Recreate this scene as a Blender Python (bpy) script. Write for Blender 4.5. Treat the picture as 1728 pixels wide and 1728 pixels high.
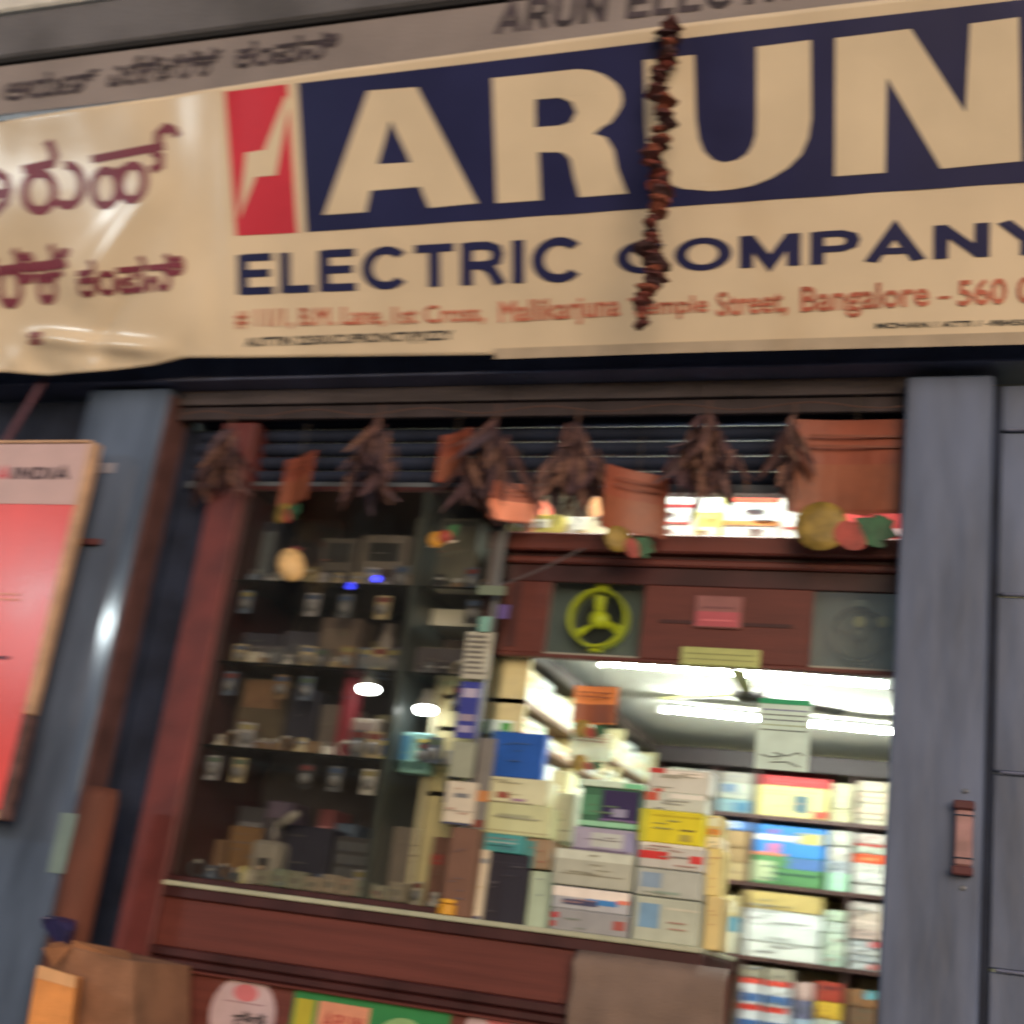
import bpy, bmesh, math, random
from mathutils import Vector, Matrix, noise as mnoise
random.seed(7)
S = bpy.context.scene
for o in list(bpy.data.objects): bpy.data.objects.remove(o)
COL = S.collection

# ------------------------------------------------------------------ camera
RM = ((0.93481413, -0.13143677, 0.32991957),      # image right   (world right, down, into the shop)
      (0.01320343, 0.941212, 0.33755835),         # image down
      (-0.35489183, -0.31119825, 0.88159369))     # view direction
FPX = 2322.735
CAM = Vector((0.0, -4.0, 1.55))
def _w(r): return Vector((r[0], r[2], -r[1]))
xr, dn, fw = _w(RM[0]), _w(RM[1]), _w(RM[2])
cd = bpy.data.cameras.new('camera'); cam = bpy.data.objects.new('camera', cd); COL.objects.link(cam)
cam.matrix_world = Matrix(((xr.x, -dn.x, -fw.x, CAM.x), (xr.y, -dn.y, -fw.y, CAM.y), (xr.z, -dn.z, -fw.z, CAM.z), (0, 0, 0, 1)))
cd.sensor_width = 36; cd.lens = FPX / 1728 * 36; cd.clip_end = 500; cd.clip_start = 0.05
cd.dof.use_dof = True; cd.dof.focus_distance = 2.9; cd.dof.aperture_fstop = 4.4; cd.dof.aperture_ratio = .16
S.camera = cam
S.render.engine = 'CYCLES'; S.cycles.max_bounces = 5; S.cycles.diffuse_bounces = 3; S.cycles.glossy_bounces = 3; S.cycles.transparent_max_bounces = 10

# ------------------------------------------------------------------ world, sun, exposure
W = bpy.data.worlds.new('World'); S.world = W; W.use_nodes = True
nt = W.node_tree
sky = nt.nodes.new('ShaderNodeTexSky'); sky.sky_type = 'NISHITA'; sky.sun_disc = False
SUN_EL, SUN_ROT = math.radians(11), math.radians(152)
sky.sun_elevation = SUN_EL; sky.sun_rotation = SUN_ROT
nt.links.new(sky.outputs[0], nt.nodes['Background'].inputs[0])
nt.nodes['Background'].inputs[1].default_value = 0.1
sl = bpy.data.lights.new('sun', 'SUN'); so = bpy.data.objects.new('sun', sl); COL.objects.link(so)
sl.energy = 1.75; sl.angle = math.radians(40); sl.color = (1.0, 0.76, 0.58)
sd = Vector((math.sin(SUN_ROT) * math.cos(SUN_EL), math.cos(SUN_ROT) * math.cos(SUN_EL), math.sin(SUN_EL)))
so.rotation_euler = sd.to_track_quat('Z', 'Y').to_euler()
S.view_settings.view_transform = 'Standard'; S.view_settings.look = 'None'
S.view_settings.exposure = 0.15; S.view_settings.gamma = 1.0

# ------------------------------------------------------------------ helpers
def ray(x, y): return fw + xr * ((x - 864) / FPX) + dn * ((y - 864) / FPX)
def at(x, y, Y=0.0):
    r = ray(x, y); return CAM + r * ((Y - CAM.y) / r.y)
def atX(x, y, X):
    r = ray(x, y); return CAM + r * ((X - CAM.x) / r.x)
def atP(x, y, p, n):
    r = ray(x, y); return CAM + r * ((p - CAM).dot(n) / r.dot(n))

def lin(c):
    f = lambda v: v / 12.92 if v <= .04045 else ((v + .055) / 1.055) ** 2.4
    return tuple(f(v / 255) for v in c)
MC = {}
def mat(name, col, rough=.6, metal=0, var=.12, scale=8, bump=.15, bscale=60, spec=.5, stretch=None, emit=None, coat=0):
    """procedural: base colour broken up by noise, fine bump, uneven gloss"""
    key = (name, col, rough, metal, var, scale, bump, emit)
    if key in MC: return MC[key]
    m = bpy.data.materials.new(name); m.use_nodes = True; MC[key] = m
    n = m.node_tree; b = n.nodes['Principled BSDF']
    b.inputs['Roughness'].default_value = rough; b.inputs['Metallic'].default_value = metal
    b.inputs['Specular IOR Level'].default_value = spec
    if coat: b.inputs['Coat Weight'].default_value = coat; b.inputs['Coat Roughness'].default_value = .15
    tc = n.nodes.new('ShaderNodeTexCoord'); mp = n.nodes.new('ShaderNodeMapping')
    n.links.new(tc.outputs['Object'], mp.inputs[0])
    if stretch: mp.inputs['Scale'].default_value = stretch
    no = n.nodes.new('ShaderNodeTexNoise'); no.inputs['Scale'].default_value = scale; no.inputs['Detail'].default_value = 6
    n.links.new(mp.outputs[0], no.inputs[0])
    mx = n.nodes.new('ShaderNodeMix'); mx.data_type = 'RGBA'
    a = tuple(max(0, v * (1 - var)) for v in col) + (1,); c = tuple(min(1, v * (1 + var)) for v in col) + (1,)
    mx.inputs[6].default_value = a; mx.inputs[7].default_value = c
    rm = n.nodes.new('ShaderNodeMapRange'); rm.inputs[1].default_value = .35; rm.inputs[2].default_value = .65
    n.links.new(no.outputs[0], rm.inputs[0]); n.links.new(rm.outputs[0], mx.inputs[0])
    n.links.new(mx.outputs[2], b.inputs['Base Color'])
    if bump:
        n2 = n.nodes.new('ShaderNodeTexNoise'); n2.inputs['Scale'].default_value = bscale; n2.inputs['Detail'].default_value = 4
        n.links.new(mp.outputs[0], n2.inputs[0])
        bp = n.nodes.new('ShaderNodeBump'); bp.inputs['Strength'].default_value = bump; bp.inputs['Distance'].default_value = .01
        n.links.new(n2.outputs[0], bp.inputs['Height']); n.links.new(bp.outputs[0], b.inputs['Normal'])
        rr = n.nodes.new('ShaderNodeMapRange'); rr.inputs[3].default_value = max(0, rough - .08) if rough > .25 else rough * .8; rr.inputs[4].default_value = min(1, rough + .12) if rough > .25 else rough * 1.2
        n.links.new(no.outputs[0], rr.inputs[0]); n.links.new(rr.outputs[0], b.inputs['Roughness'])
    if emit:
        b.inputs['Emission Color'].default_value = tuple(emit[0]) + (1,); b.inputs['Emission Strength'].default_value = emit[1]
    return m
def card(c, rough=.55): return mat('printed card', lin(c), rough, var=.08, scale=14, bump=.1, bscale=30)
def plast(c, rough=.35): return mat('plastic', lin(c), rough, var=.05, bump=.05)
def glass_mat(name='clear glass', tint=(.9, .96, .93), rough=.02, haze=.06):
    m = bpy.data.materials.new(name); m.use_nodes = True; n = m.node_tree
    for x in list(n.nodes): n.nodes.remove(x)
    out = n.nodes.new('ShaderNodeOutputMaterial'); tr = n.nodes.new('ShaderNodeBsdfTransparent'); tr.inputs[0].default_value = tint + (1,)
    gl = n.nodes.new('ShaderNodeBsdfGlossy'); gl.inputs['Roughness'].default_value = rough
    fr = n.nodes.new('ShaderNodeFresnel'); fr.inputs[0].default_value = 1.5
    mx = n.nodes.new('ShaderNodeMixShader'); n.links.new(fr.outputs[0], mx.inputs[0]); n.links.new(tr.outputs[0], mx.inputs[1]); n.links.new(gl.outputs[0], mx.inputs[2])
    df = n.nodes.new('ShaderNodeBsdfDiffuse'); df.inputs[0].default_value = (.35, .36, .36, 1)
    no = n.nodes.new('ShaderNodeTexNoise'); no.inputs['Scale'].default_value = 5; tc = n.nodes.new('ShaderNodeTexCoord')
    n.links.new(tc.outputs['Object'], no.inputs[0]); mr = n.nodes.new('ShaderNodeMapRange'); mr.inputs[1].default_value = .3; mr.inputs[2].default_value = .8
    mr.inputs[3].default_value = haze * .3; mr.inputs[4].default_value = haze * 1.7; n.links.new(no.outputs[0], mr.inputs[0])
    m2 = n.nodes.new('ShaderNodeMixShader'); n.links.new(mr.outputs[0], m2.inputs[0]); n.links.new(mx.outputs[0], m2.inputs[1]); n.links.new(df.outputs[0], m2.inputs[2])
    n.links.new(m2.outputs[0], out.inputs[0]); return m

ORG = {}
def tag(o, label, cat, group=None):
    o['label'] = label; o['category'] = cat
    if group: o['group'] = group
    return o
def thing(name, label, cat, loc=(0, 0, 0), group=None):
    o = bpy.data.objects.new(name, None); COL.objects.link(o); o.location = loc; o.empty_display_size = .05
    ORG[o.name] = Vector(loc); return tag(o, label, cat, group)
class MB:
    def __init__(s): s.v = []; s.f = []; s.m = []
    def box(s, x0, x1, y0, y1, z0, z1, m=0):
        b = len(s.v); s.v += [Vector(p) for p in ((x0, y0, z0), (x1, y0, z0), (x1, y1, z0), (x0, y1, z0), (x0, y0, z1), (x1, y0, z1), (x1, y1, z1), (x0, y1, z1))]
        for f in ((0, 3, 2, 1), (4, 5, 6, 7), (0, 1, 5, 4), (1, 2, 6, 5), (2, 3, 7, 6), (3, 0, 4, 7)): s.f.append([b + i for i in f]); s.m.append(m)
        return s
    def poly(s, pts, m=0):
        b = len(s.v); s.v += [Vector(p) for p in pts]; s.f.append(list(range(b, b + len(pts)))); s.m.append(m); return s
    def prism(s, pts, d, m=0):
        """polygon (wound facing the viewer) pushed back by vector d"""
        b = len(s.v); n = len(pts); d = Vector(d); s.v += [Vector(p) for p in pts] + [Vector(p) + d for p in pts]
        s.f.append(list(range(b, b + n))); s.f.append(list(range(b + 2 * n - 1, b + n - 1, -1))); s.m += [m, m]
        for i in range(n): j = (i + 1) % n; s.f.append([b + j, b + i, b + n + i, b + n + j]); s.m.append(m)
        return s
    def tube(s, pts, r, seg=8, m=0, caps=True):
        pts = [Vector(p) for p in pts]; rs = r if isinstance(r, (list, tuple)) else [r] * len(pts); b0 = len(s.v)
        t0 = (pts[1] - pts[0]).normalized(); up = Vector((0, 0, 1)) if abs(t0.z) < .9 else Vector((1, 0, 0))
        for i, p in enumerate(pts):
            t = ((pts[min(i + 1, len(pts) - 1)] - pts[max(i - 1, 0)])).normalized(); a = t.cross(up)
            if a.length < 1e-4: a = t.orthogonal()
            a.normalize(); c = t.cross(a).normalized()
            for k in range(seg): q = 2 * math.pi * k / seg; s.v.append(p + (a * math.cos(q) + c * math.sin(q)) * rs[i])
        for i in range(len(pts) - 1):
            for k in range(seg):
                k2 = (k + 1) % seg; s.f.append([b0 + i * seg + k, b0 + i * seg + k2, b0 + (i + 1) * seg + k2, b0 + (i + 1) * seg + k]); s.m.append(m)
        if caps:
            s.f.append([b0 + k for k in range(seg)][::-1]); s.f.append([b0 + (len(pts) - 1) * seg + k for k in range(seg)]); s.m += [m, m]
        return s
    def lathe(s, c, axis, prof, seg=20, m=0):
        axis = Vector(axis).normalized(); a = axis.orthogonal().normalized(); b_ = axis.cross(a); b0 = len(s.v); c = Vector(c)
        for (r, h) in prof:
            for k in range(seg): q = 2 * math.pi * k / seg; s.v.append(c + axis * h + (a * math.cos(q) + b_ * math.sin(q)) * max(r, 1e-4))
        for i in range(len(prof) - 1):
            for k in range(seg):
                k2 = (k + 1) % seg; s.f.append([b0 + i * seg + k, b0 + i * seg + k2, b0 + (i + 1) * seg + k2, b0 + (i + 1) * seg + k]); s.m.append(m)
        return s
    def build(s, name, mats, parent=None, bevel=0, smooth=False, rot=None, org=None):
        o0 = Vector(org) if org is not None else (ORG[parent.name] if parent else Vector((0, 0, 0)))
        me = bpy.data.meshes.new(name); me.from_pydata([v - o0 for v in s.v], [], s.f)
        if not isinstance(mats, (list, tuple)): mats = [mats]
        for m in mats: me.materials.append(m)
        me.polygons.foreach_set('material_index', s.m)
        if bevel or not smooth:
            bm = bmesh.new(); bm.from_mesh(me)
            bmesh.ops.recalc_face_normals(bm, faces=bm.faces)
            if bevel: bmesh.ops.bevel(bm, geom=bm.edges[:], offset=bevel, segments=1, affect='EDGES', profile=.5)
            bm.to_mesh(me); bm.free()
        if smooth: me.polygons.foreach_set('use_smooth', [True] * len(me.polygons))
        o = bpy.data.objects.new(name, me); COL.objects.link(o)
        if parent: o.parent = parent; ORG[o.name] = o0
        else: o.location = o0; ORG[o.name] = o0
        return o
def struct(o): o['kind'] = 'structure'; return o
def stuff(o): o['kind'] = 'stuff'; return o
ORD = ['first', 'second', 'third', 'fourth', 'fifth', 'sixth', 'seventh', 'eighth', 'ninth', 'tenth', 'eleventh', 'twelfth', 'thirteenth', 'fourteenth', 'fifteenth', 'sixteenth', 'seventeenth', 'eighteenth', 'nineteenth', 'twentieth', 'twenty-first', 'twenty-second', 'twenty-third', 'twenty-fourth']

# ------------------------------------------------------------------ materials
M_blue = mat('blue grey oil paint', lin((86, 98, 126)), .5, var=.34, scale=7, stretch=(1, 1, .22), bump=.5, bscale=16, spec=.5)
M_blueg = mat('glossy blue paint', lin((86, 100, 124)), .11, var=.32, scale=6, stretch=(1, 1, .25), bump=.015, bscale=7, spec=.6)
M_navy = mat('dark navy steel paint', lin((36, 44, 64)), .7, var=.3, scale=6, bump=.3, spec=.25)
M_wood = mat('mahogany veneer', lin((94, 46, 40)), .5, var=.14, scale=3, bump=.12, bscale=25, stretch=(1, 1, 9))
M_woodh = mat('mahogany veneer lengthwise', lin((98, 48, 42)), .5, var=.14, scale=3, bump=.12, bscale=25, stretch=(.6, 4, 14))
M_wdark = mat('dark mahogany moulding', lin((62, 30, 32)), .45, var=.3, scale=5, bump=.15)
M_red = mat('red brown painted post', lin((100, 46, 46)), .55, var=.25, scale=6, bump=.3, bscale=20)
M_brown = mat('brown painted plaster', lin((92, 62, 62)), .75, var=.25, scale=7, bump=.6, bscale=25)
M_shelf = mat('dark brown shelf laminate', lin((70, 40, 36)), .5, var=.2, scale=8)
M_ply = mat('pale shelf laminate', lin((196, 190, 160)), .55, var=.12, scale=5)
M_grey = mat('weathered grey cement', lin((122, 118, 116)), .85, var=.3, scale=3, bump=.6, bscale=20)
M_vinyl = mat('cream flex vinyl', (.77, .65, .49), .24, var=.1, scale=1.6, bump=.12, bscale=9, spec=.8)
M_vblue = mat('dark blue banner ink', lin((30, 34, 84)), .45, var=.12, scale=3, bump=.06, bscale=14)
M_vred = mat('crimson banner ink', lin((208, 52, 72)), .42, var=.08, scale=3, bump=.06, bscale=14)
M_vmar = mat('maroon banner ink', lin((128, 56, 74)), .42, var=.1, scale=3, bump=.06)
M_vpink = mat('faded red banner ink', lin((196, 112, 92)), .45, var=.15, scale=9, bump=.06)
M_vblk = mat('black banner ink', lin((60, 62, 66)), .45, var=.25, scale=20, bump=.06)
M_glass = glass_mat('dusty display glass', tint=(.97, .98, .97), haze=.012)
M_glass2 = glass_mat('shelf glass', tint=(.88, .95, .91), haze=.03)
M_white = mat('white enamel', (.78, .78, .74), .5, var=.06)
M_ceil = mat('white ceiling paint', (.66, .66, .6), .8, var=.05, scale=2)
M_steel = mat('galvanised steel', (.35, .36, .38), .4, metal=.8, var=.2)

# ------------------------------------------------------------------ ground, street, shop shell
def quadbox(name, x0, x1, y0, y1, z0, z1, m, bevel=0): return MB().box(x0, x1, y0, y1, z0, z1).build(name, m, bevel=bevel)
M_asph = mat('street asphalt', (.06, .058, .055), .9, var=.3, scale=2, bump=.5, bscale=40)
M_pave = mat('pavement slabs', (.22, .21, .19), .85, var=.25, scale=2, bump=.4)
struct(MB().poly([(-150, -150, 0), (150, -150, 0), (150, 150, 0), (-150, 150, 0)]).build('ground', M_asph))
struct(quadbox('pavement', -30, 30, -2.2, -.35, .004, .13, M_pave, .01))
PZ = .62
struct(quadbox('shop_floor', -3.6, 1.6, -.3, 2.5, .006, PZ, mat('grey floor tile', (.3, .29, .27), .5), .005))
struct(quadbox('ceiling', -2.0, .9, .288, 2.45, 2.64, 2.7, M_ceil))
struct(quadbox('back_wall', -3.4, .9, 2.4, 2.5, PZ + .002, 4.3, mat('cream wall paint', lin((200, 184, 140)), .8)))
struct(quadbox('left_wall', -3.42, -3.405, .2, 2.4, PZ + .002, 4.3, M_brown))
struct(quadbox('right_wall', .9, 1.0, .22, 2.5, PZ + .002, 4.3, M_ceil))
struct(quadbox('loft_roof', -3.4, .9, .3, 2.4, 3.75, 3.83, M_ceil))

# ------------------------------------------------------------------ pillars, beam, upper wall
XL0, XL1, XR0, XR1 = -3.42, -3.06, -.373, -.10
p = thing('pillar', 'blue painted pillar beside the red sign board, left of the shop opening', 'pillar', (-3.2, .1, 0))
MB().box(XL0, XL1, 0, .5, 0, 3.44).build('shaft', M_blueg, p, .006)
MB().box(XL1 + .0015, XL1 + .012, .012, .17, .63, 3.42).build('brown_reveal', M_brown, p, .002)
c = at(118, 1424, 0)
MB().box(c.x - .06, c.x + .045, -.004, -.0005, c.z - .1, c.z + .1).build('paper_patch', card((118, 140, 140)), p)
for (px, py, w_, h_) in ((180, 790, .035, .02), (175, 1365, .02, .015)):
    c = at(px, py, 0); MB().box(c.x - w_, c.x + w_, -.003, -.0005, c.z - h_, c.z + h_).build('paper_scrap', card((150, 150, 165)), p)
c = at(150, 916, 0); MB().box(c.x - .09, c.x + .06, -.02, -.0005, c.z - .012, c.z + .012).build('rusty_bracket', mat('rusty iron', lin((92, 52, 56)), .7), p, .003)

p = thing('pillar', 'blue grey painted pillar on the right of the shop opening', 'pillar', (-.22, .1, 0))
MB().box(XR0, XR1 - .02, -.01, .5, 0, 3.42).build('shaft', M_blue, p, .008)
# metal door panels right of the pillar
d = thing('metal_door', 'blue grey sheet metal door with riveted cross seams right of the pillar', 'door', (.6, 0, 0))
zs = [at(1700, y, 0.02).z for y in (728, 1005, 1305, 1640)]
zs = [3.40] + zs + [zs[-1] - .62, zs[-1] - 1.2]
for a, b in zip(zs[:-1], zs[1:]):
    MB().box(XR1 + .004, .9, .02, .05, b + .004, a - .004).build('door_panel', M_blue, d, .004)
for z in zs[1:-1]:
    MB().box(XR1 + .02, .88, .006, .0185, z - .004, z + .004).build('seam_strip', mat('worn blue grey strip', lin((100, 106, 132)), .5, var=.3, scale=12), d, .003)
MB().box(XR1 - .018, XR1 + .002, .03, .3, 0, 3.4).build('door_edge', M_navy, d)
# bolt with tag on the door/pillar
c0, c1 = at(1628, 1352, -.03), at(1624, 1478, -.03)
b = thing('door_bolt', 'pinkish brass slide bolt with dark caps on the right pillar', 'bolt', (c0.x, -.03, c1.z))
MB().box(c0.x - .022, c0.x + .022, -.045, -.0115, c1.z + .025, c0.z - .025).build('barrel', mat('tarnished pink metal', lin((160, 122, 124)), .45, var=.25, scale=18), b, .005)
for z in (c0.z - .012, c1.z + .012): MB().box(c0.x - .028, c0.x + .026, -.05, -.0115, z - .012, z + .012).build('cap', mat('rusty iron', lin((92, 52, 56)), .7), b, .004)
for z in (c0.z - .04, c1.z + .045): MB().box(c0.x - .0235, c0.x + .0235, -.047, -.0113, z - .002, z + .002).build('ring', M_navy, b)
for z in (c0.z + .03, c1.z - .03): MB().lathe((c0.x, -.0115, z), (0, -1, 0), [(0, .006), (.006, .004), (.008, 0)], 8).build('screw', M_steel, b, smooth=True)

zb = at(1000, 627, 0).z
M_beam = mat('blue beam paint', lin((92, 100, 132)), .55, var=.25, scale=4, bump=.2)
bm_ = thing('lintel_beam', 'dark blue steel beam across the shop front under the banner', 'beam', (-1.9, 0, zb))
MB().box(-5.2, 1.2, -.012, .14, zb, zb + .5).build('web', M_beam, bm_, .004)
MB().box(-5.2, 1.2, -.03, .141, zb - .012, zb - .0005).build('flange', M_beam, bm_, .003)
zc = at(900, 682, .1).z
h = thing('shutter_box', 'long grey brown wooden shutter housing under the blue beam', 'shutter box', (-1.7, .1, zc))
for i in range(4):
    xa = -3.05 + i * .67; MB().box(xa + .002, xa + .668, .06, .09, zc, zb - .013).build('board', mat('dusty brown board', lin((78, 72, 78)), .8, var=.3, scale=6, stretch=(.5, 1, 5), bump=.4), h, .002)
MB().box(-3.05, -.376, .09, .24, zc - .002, zc + .02).build('soffit', M_wdark, h)
MB().box(-3.05, -.376, .075, .1, zc - .055, zc - .003).build('lower_rail', mat('dark grey brown rail', lin((56, 48, 54)), .7, var=.3), h, .003)

# roller shutter hanging a little way down
zt = zc - .003; zlow = at(900, 832, .16).z
sh = thing('roller_shutter', 'dark navy roller shutter pulled part way down behind the hanging leaves', 'shutter', (-1.7, .16, zlow))
n = 5; hs = (zt - zlow - .03) / n
for i in range(n):
    m = MB(); z0 = zt - (i + 1) * hs; pr = []
    for k in range(9):
        a = k / 8 * math.pi; pr.append((.17 - .018 * math.sin(a) ** .7, z0 + .006 + (hs - .008) * k / 8))
    pr += [(.185, z0 + hs - .002), (.185, z0 + .006)]
    for (x0, x1) in ((-2.995, -.378),):
        m.prism([(x0, y, z) for y, z in pr], (x1 - x0, 0, 0))
    m.build('slat', M_navy, sh)
MB().box(-2.995, -.378, .14, .19, zlow, zlow + .03).build('bottom_rail', mat('greyed steel rail', lin((84, 92, 102)), .45, var=.3), sh, .004)
g = MB(); g.box(-3.045, -2.855, .17, .2, PZ, zc - .06); g.box(-3.045, -3.03, .13, .17, PZ, zc - .06); g.box(-2.87, -2.855, .13, .17, PZ, zc - .06)
tag(g.build('shutter_guide', M_navy, bevel=.003), 'dark blue steel shutter guide channel between brown reveal and red post', 'guide rail')

# upper wall, ledges
zl = at(576, 36, -.42).z
u = thing('upper_wall', 'grey cement wall above the old painted name board', 'wall', (-1.6, 0, zl))
MB().box(-7.5, 3, -.40, .3, zl - .34, zl + .9).build('cement', M_grey, u)
MB().box(-7.5, 3, .142, .3, zb + .01, zl - .342).build('cement', M_grey, u)
ztop = at(85, 13, -.44).z
MB().box(-7.5, 3, -.44, -.4005, zl + .022, ztop).build('fascia', mat('stained cement', lin((92, 92, 98)), .85, var=.3, scale=2.5, bump=.5), u, .01)
MB().box(-7.5, 3, -.43, -.4005, zl, zl + .02).build('drip_groove', mat('near black', (.012, .012, .014), .9), u)  # near-black strip along the foot of the fascia
MB().box(-7.5, 3, -.46, .3, ztop + .001, ztop + 1.2).build('sky_stand_in', mat('pale sky tone', (.62, .62, .6), .85, var=.15), u, .01)  # pale block added in place of bright sky above the wall
OBY = -.42; zo0 = zl - .33
ob = thing('old_name_board', 'faded tan painted board with black lettering behind the cream banner', 'sign board', (-2, OBY, zo0))
MB().box(-7.2, 2.2, OBY, OBY + .019, zo0, zl - .006).build('board', mat('faded tan sign paint', lin((134, 126, 126)), .7, var=.16, scale=2, bump=.2), ob, .004)

# ------------------------------------------------------------------ text tools
GL = {  # bold sans strokes on a unit-high cell: (width, polylines)
 'E': (.62, [[(.1, 0), (.1, 1)], [(.1, .92), (.62, .92)], [(.1, .52), (.58, .52)], [(.1, .08), (.64, .08)]]),
 'L': (.56, [[(.1, 1), (.1, 0)], [(.1, .08), (.58, .08)]]),
 'T': (.62, [[(0, .92), (.64, .92)], [(.32, 1), (.32, 0)]]),
 'I': (.2, [[(.1, 0), (.1, 1)]]),
 'H': (.66, [[(.1, 0), (.1, 1)], [(.58, 0), (.58, 1)], [(.1, .5), (.58, .5)]]),
 'M': (.86, [[(.1, 0), (.1, 1)], [(.12, .97), (.43, .1), (.74, .97)], [(.76, 0), (.76, 1)]]),
 'N': (.72, [[(.1, 0), (.1, 1)], [(.1, .95), (.62, .05)], [(.62, 0), (.62, 1)]]),
 'A': (.74, [[(.06, 0), (.37, .95), (.68, 0)], [(.18, .3), (.56, .3)]]),
 'Y': (.7, [[(.05, 1), (.35, .45), (.65, 1)], [(.35, .5), (.35, 0)]]),
 'D': (.7, [[(.1, 0), (.1, 1)], [(.1, .92), (.32, .92), (.5, .84), (.6, .68), (.62, .5), (.6, .32), (.5, .16), (.32, .08), (.1, .08)]]),
 'P': (.64, [[(.1, 0), (.1, 1)], [(.1, .92), (.42, .92), (.55, .84), (.58, .7), (.55, .54), (.42, .46), (.1, .46)]]),
 'R': (.68, [[(.1, 0), (.1, 1)], [(.1, .92), (.42, .92), (.55, .84), (.58, .7), (.55, .54), (.42, .46), (.1, .46)], [(.34, .46), (.48, .34), (.62, 0)]]),
}
def arc(cx, cy, rx, ry, a0, a1, n=18): return [(cx + rx * math.cos(math.radians(a0 + (a1 - a0) * i / n)), cy + ry * math.sin(math.radians(a0 + (a1 - a0) * i / n))) for i in range(n + 1)]
GL['C'] = (.74, [arc(.4, .5, .32, .43, 42, 318)])
GL['O'] = (.8, [arc(.4, .5, .32, .43, 0, 360, 26)])
def stroke_quads(pl, t):
    """mitred strip along a polyline"""
    P = [Vector((x, y)) for x, y in pl]; closed = (P[0] - P[-1]).length < 1e-5; L = []; n = len(P)
    for i in range(n):
        a = P[i] - P[i - 1] if i else (P[0] - P[-2] if closed else P[1] - P[0])
        b = P[i + 1] - P[i] if i < n - 1 else (P[1] - P[0] if closed else P[i] - P[i - 1])
        a.normalize(); b.normalize(); na = Vector((-a.y, a.x)); nb = Vector((-b.y, b.x)); m = (na + nb).normalized(); k = min(3.5, 1 / max(.2, m.dot(na)))
        L.append((P[i] + m * t * k / 2, P[i] - m * t * k / 2))
    return [(L[i][1], L[i + 1][1], L[i + 1][0], L[i][0]) for i in range(n - 1)]
GLYPH = []
def stroke_text(txt, t=.17, gap=.12):
    x = 0; out = []; i = 0; GLYPH.clear()
    for ch in txt:
        if ch == ' ': x += .45; continue
        w, pls = GL[ch]
        for pl in pls:
            i += 1
            for q in stroke_quads(pl, t): out.append(([(v.x + x, v.y) for v in q], i)); GLYPH.append(x)
        x += w + gap
    return out, x - gap
def font_lines(txt, t, space=1.0):
    """short bars along the glyph outlines, which thicken the letters and close gaps"""
    c = bpy.data.curves.new('tmp', 'FONT'); c.body = txt; c.size = 1; c.resolution_u = 3; c.space_character = space; c.fill_mode = 'NONE' if 'NONE' in [e.identifier for e in c.bl_rna.properties['fill_mode'].enum_items] else 'FRONT'
    o = bpy.data.objects.new('tmp', c); COL.objects.link(o); bpy.context.view_layer.update(); me = o.to_mesh(); out = []
    for k, e in enumerate(me.edges):
        a, b = (me.vertices[i].co.to_2d() for i in e.vertices); d = b - a
        if d.length < 1e-6: continue
        d.normalize(); n = Vector((-d.y, d.x)) * t / 2; a = a - d * t * .35; b = b + d * t * .35
        out.append(([tuple(v) for v in (a - n, b - n, b + n, a + n)], 13 + k % 37))
    o.to_mesh_clear(); bpy.data.objects.remove(o); bpy.data.curves.remove(c); return out
def font_bold(txt, t): return font_tris(txt, 0) + font_lines(txt, t)
def font_tris(txt, bold=0.0, space=1.0):
    """flat triangles of a text object; each island gets its own index so nothing overlaps in one plane"""
    c = bpy.data.curves.new('tmp', 'FONT'); c.body = txt; c.size = 1; c.offset = bold; c.resolution_u = 3; c.space_character = space
    o = bpy.data.objects.new('tmp', c); COL.objects.link(o); bpy.context.view_layer.update()
    me = o.to_mesh(); bm = bmesh.new(); bm.from_mesh(me); o.to_mesh_clear()
    bmesh.ops.triangulate(bm, faces=bm.faces); bm.faces.ensure_lookup_table(); seen = {}; k = 0
    for f in bm.faces:
        if f in seen: continue
        k += 1; st = [f]; seen[f] = k
        while st:
            g_ = st.pop()
            for e in g_.edges:
                for h_ in e.link_faces:
                    if h_ not in seen: seen[h_] = k; st.append(h_)
    out = [([(v.co.x, v.co.y) for v in f.verts], seen[f]) for f in bm.faces]
    bm.free(); bpy.data.objects.remove(o); bpy.data.curves.remove(c)
    return out
def fit(polys, L, R, B, T):
    xs = [x for q, _ in polys for x, y in q]; ys = [y for q, _ in polys for x, y in q]; x0, x1, y0, y1 = min(xs), max(xs), min(ys), max(ys)
    return [([(L + (x - x0) / (x1 - x0) * (R - L), B + (y - y0) / (y1 - y0) * (T - B)) for x, y in q], i) for q, i in polys]
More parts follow.
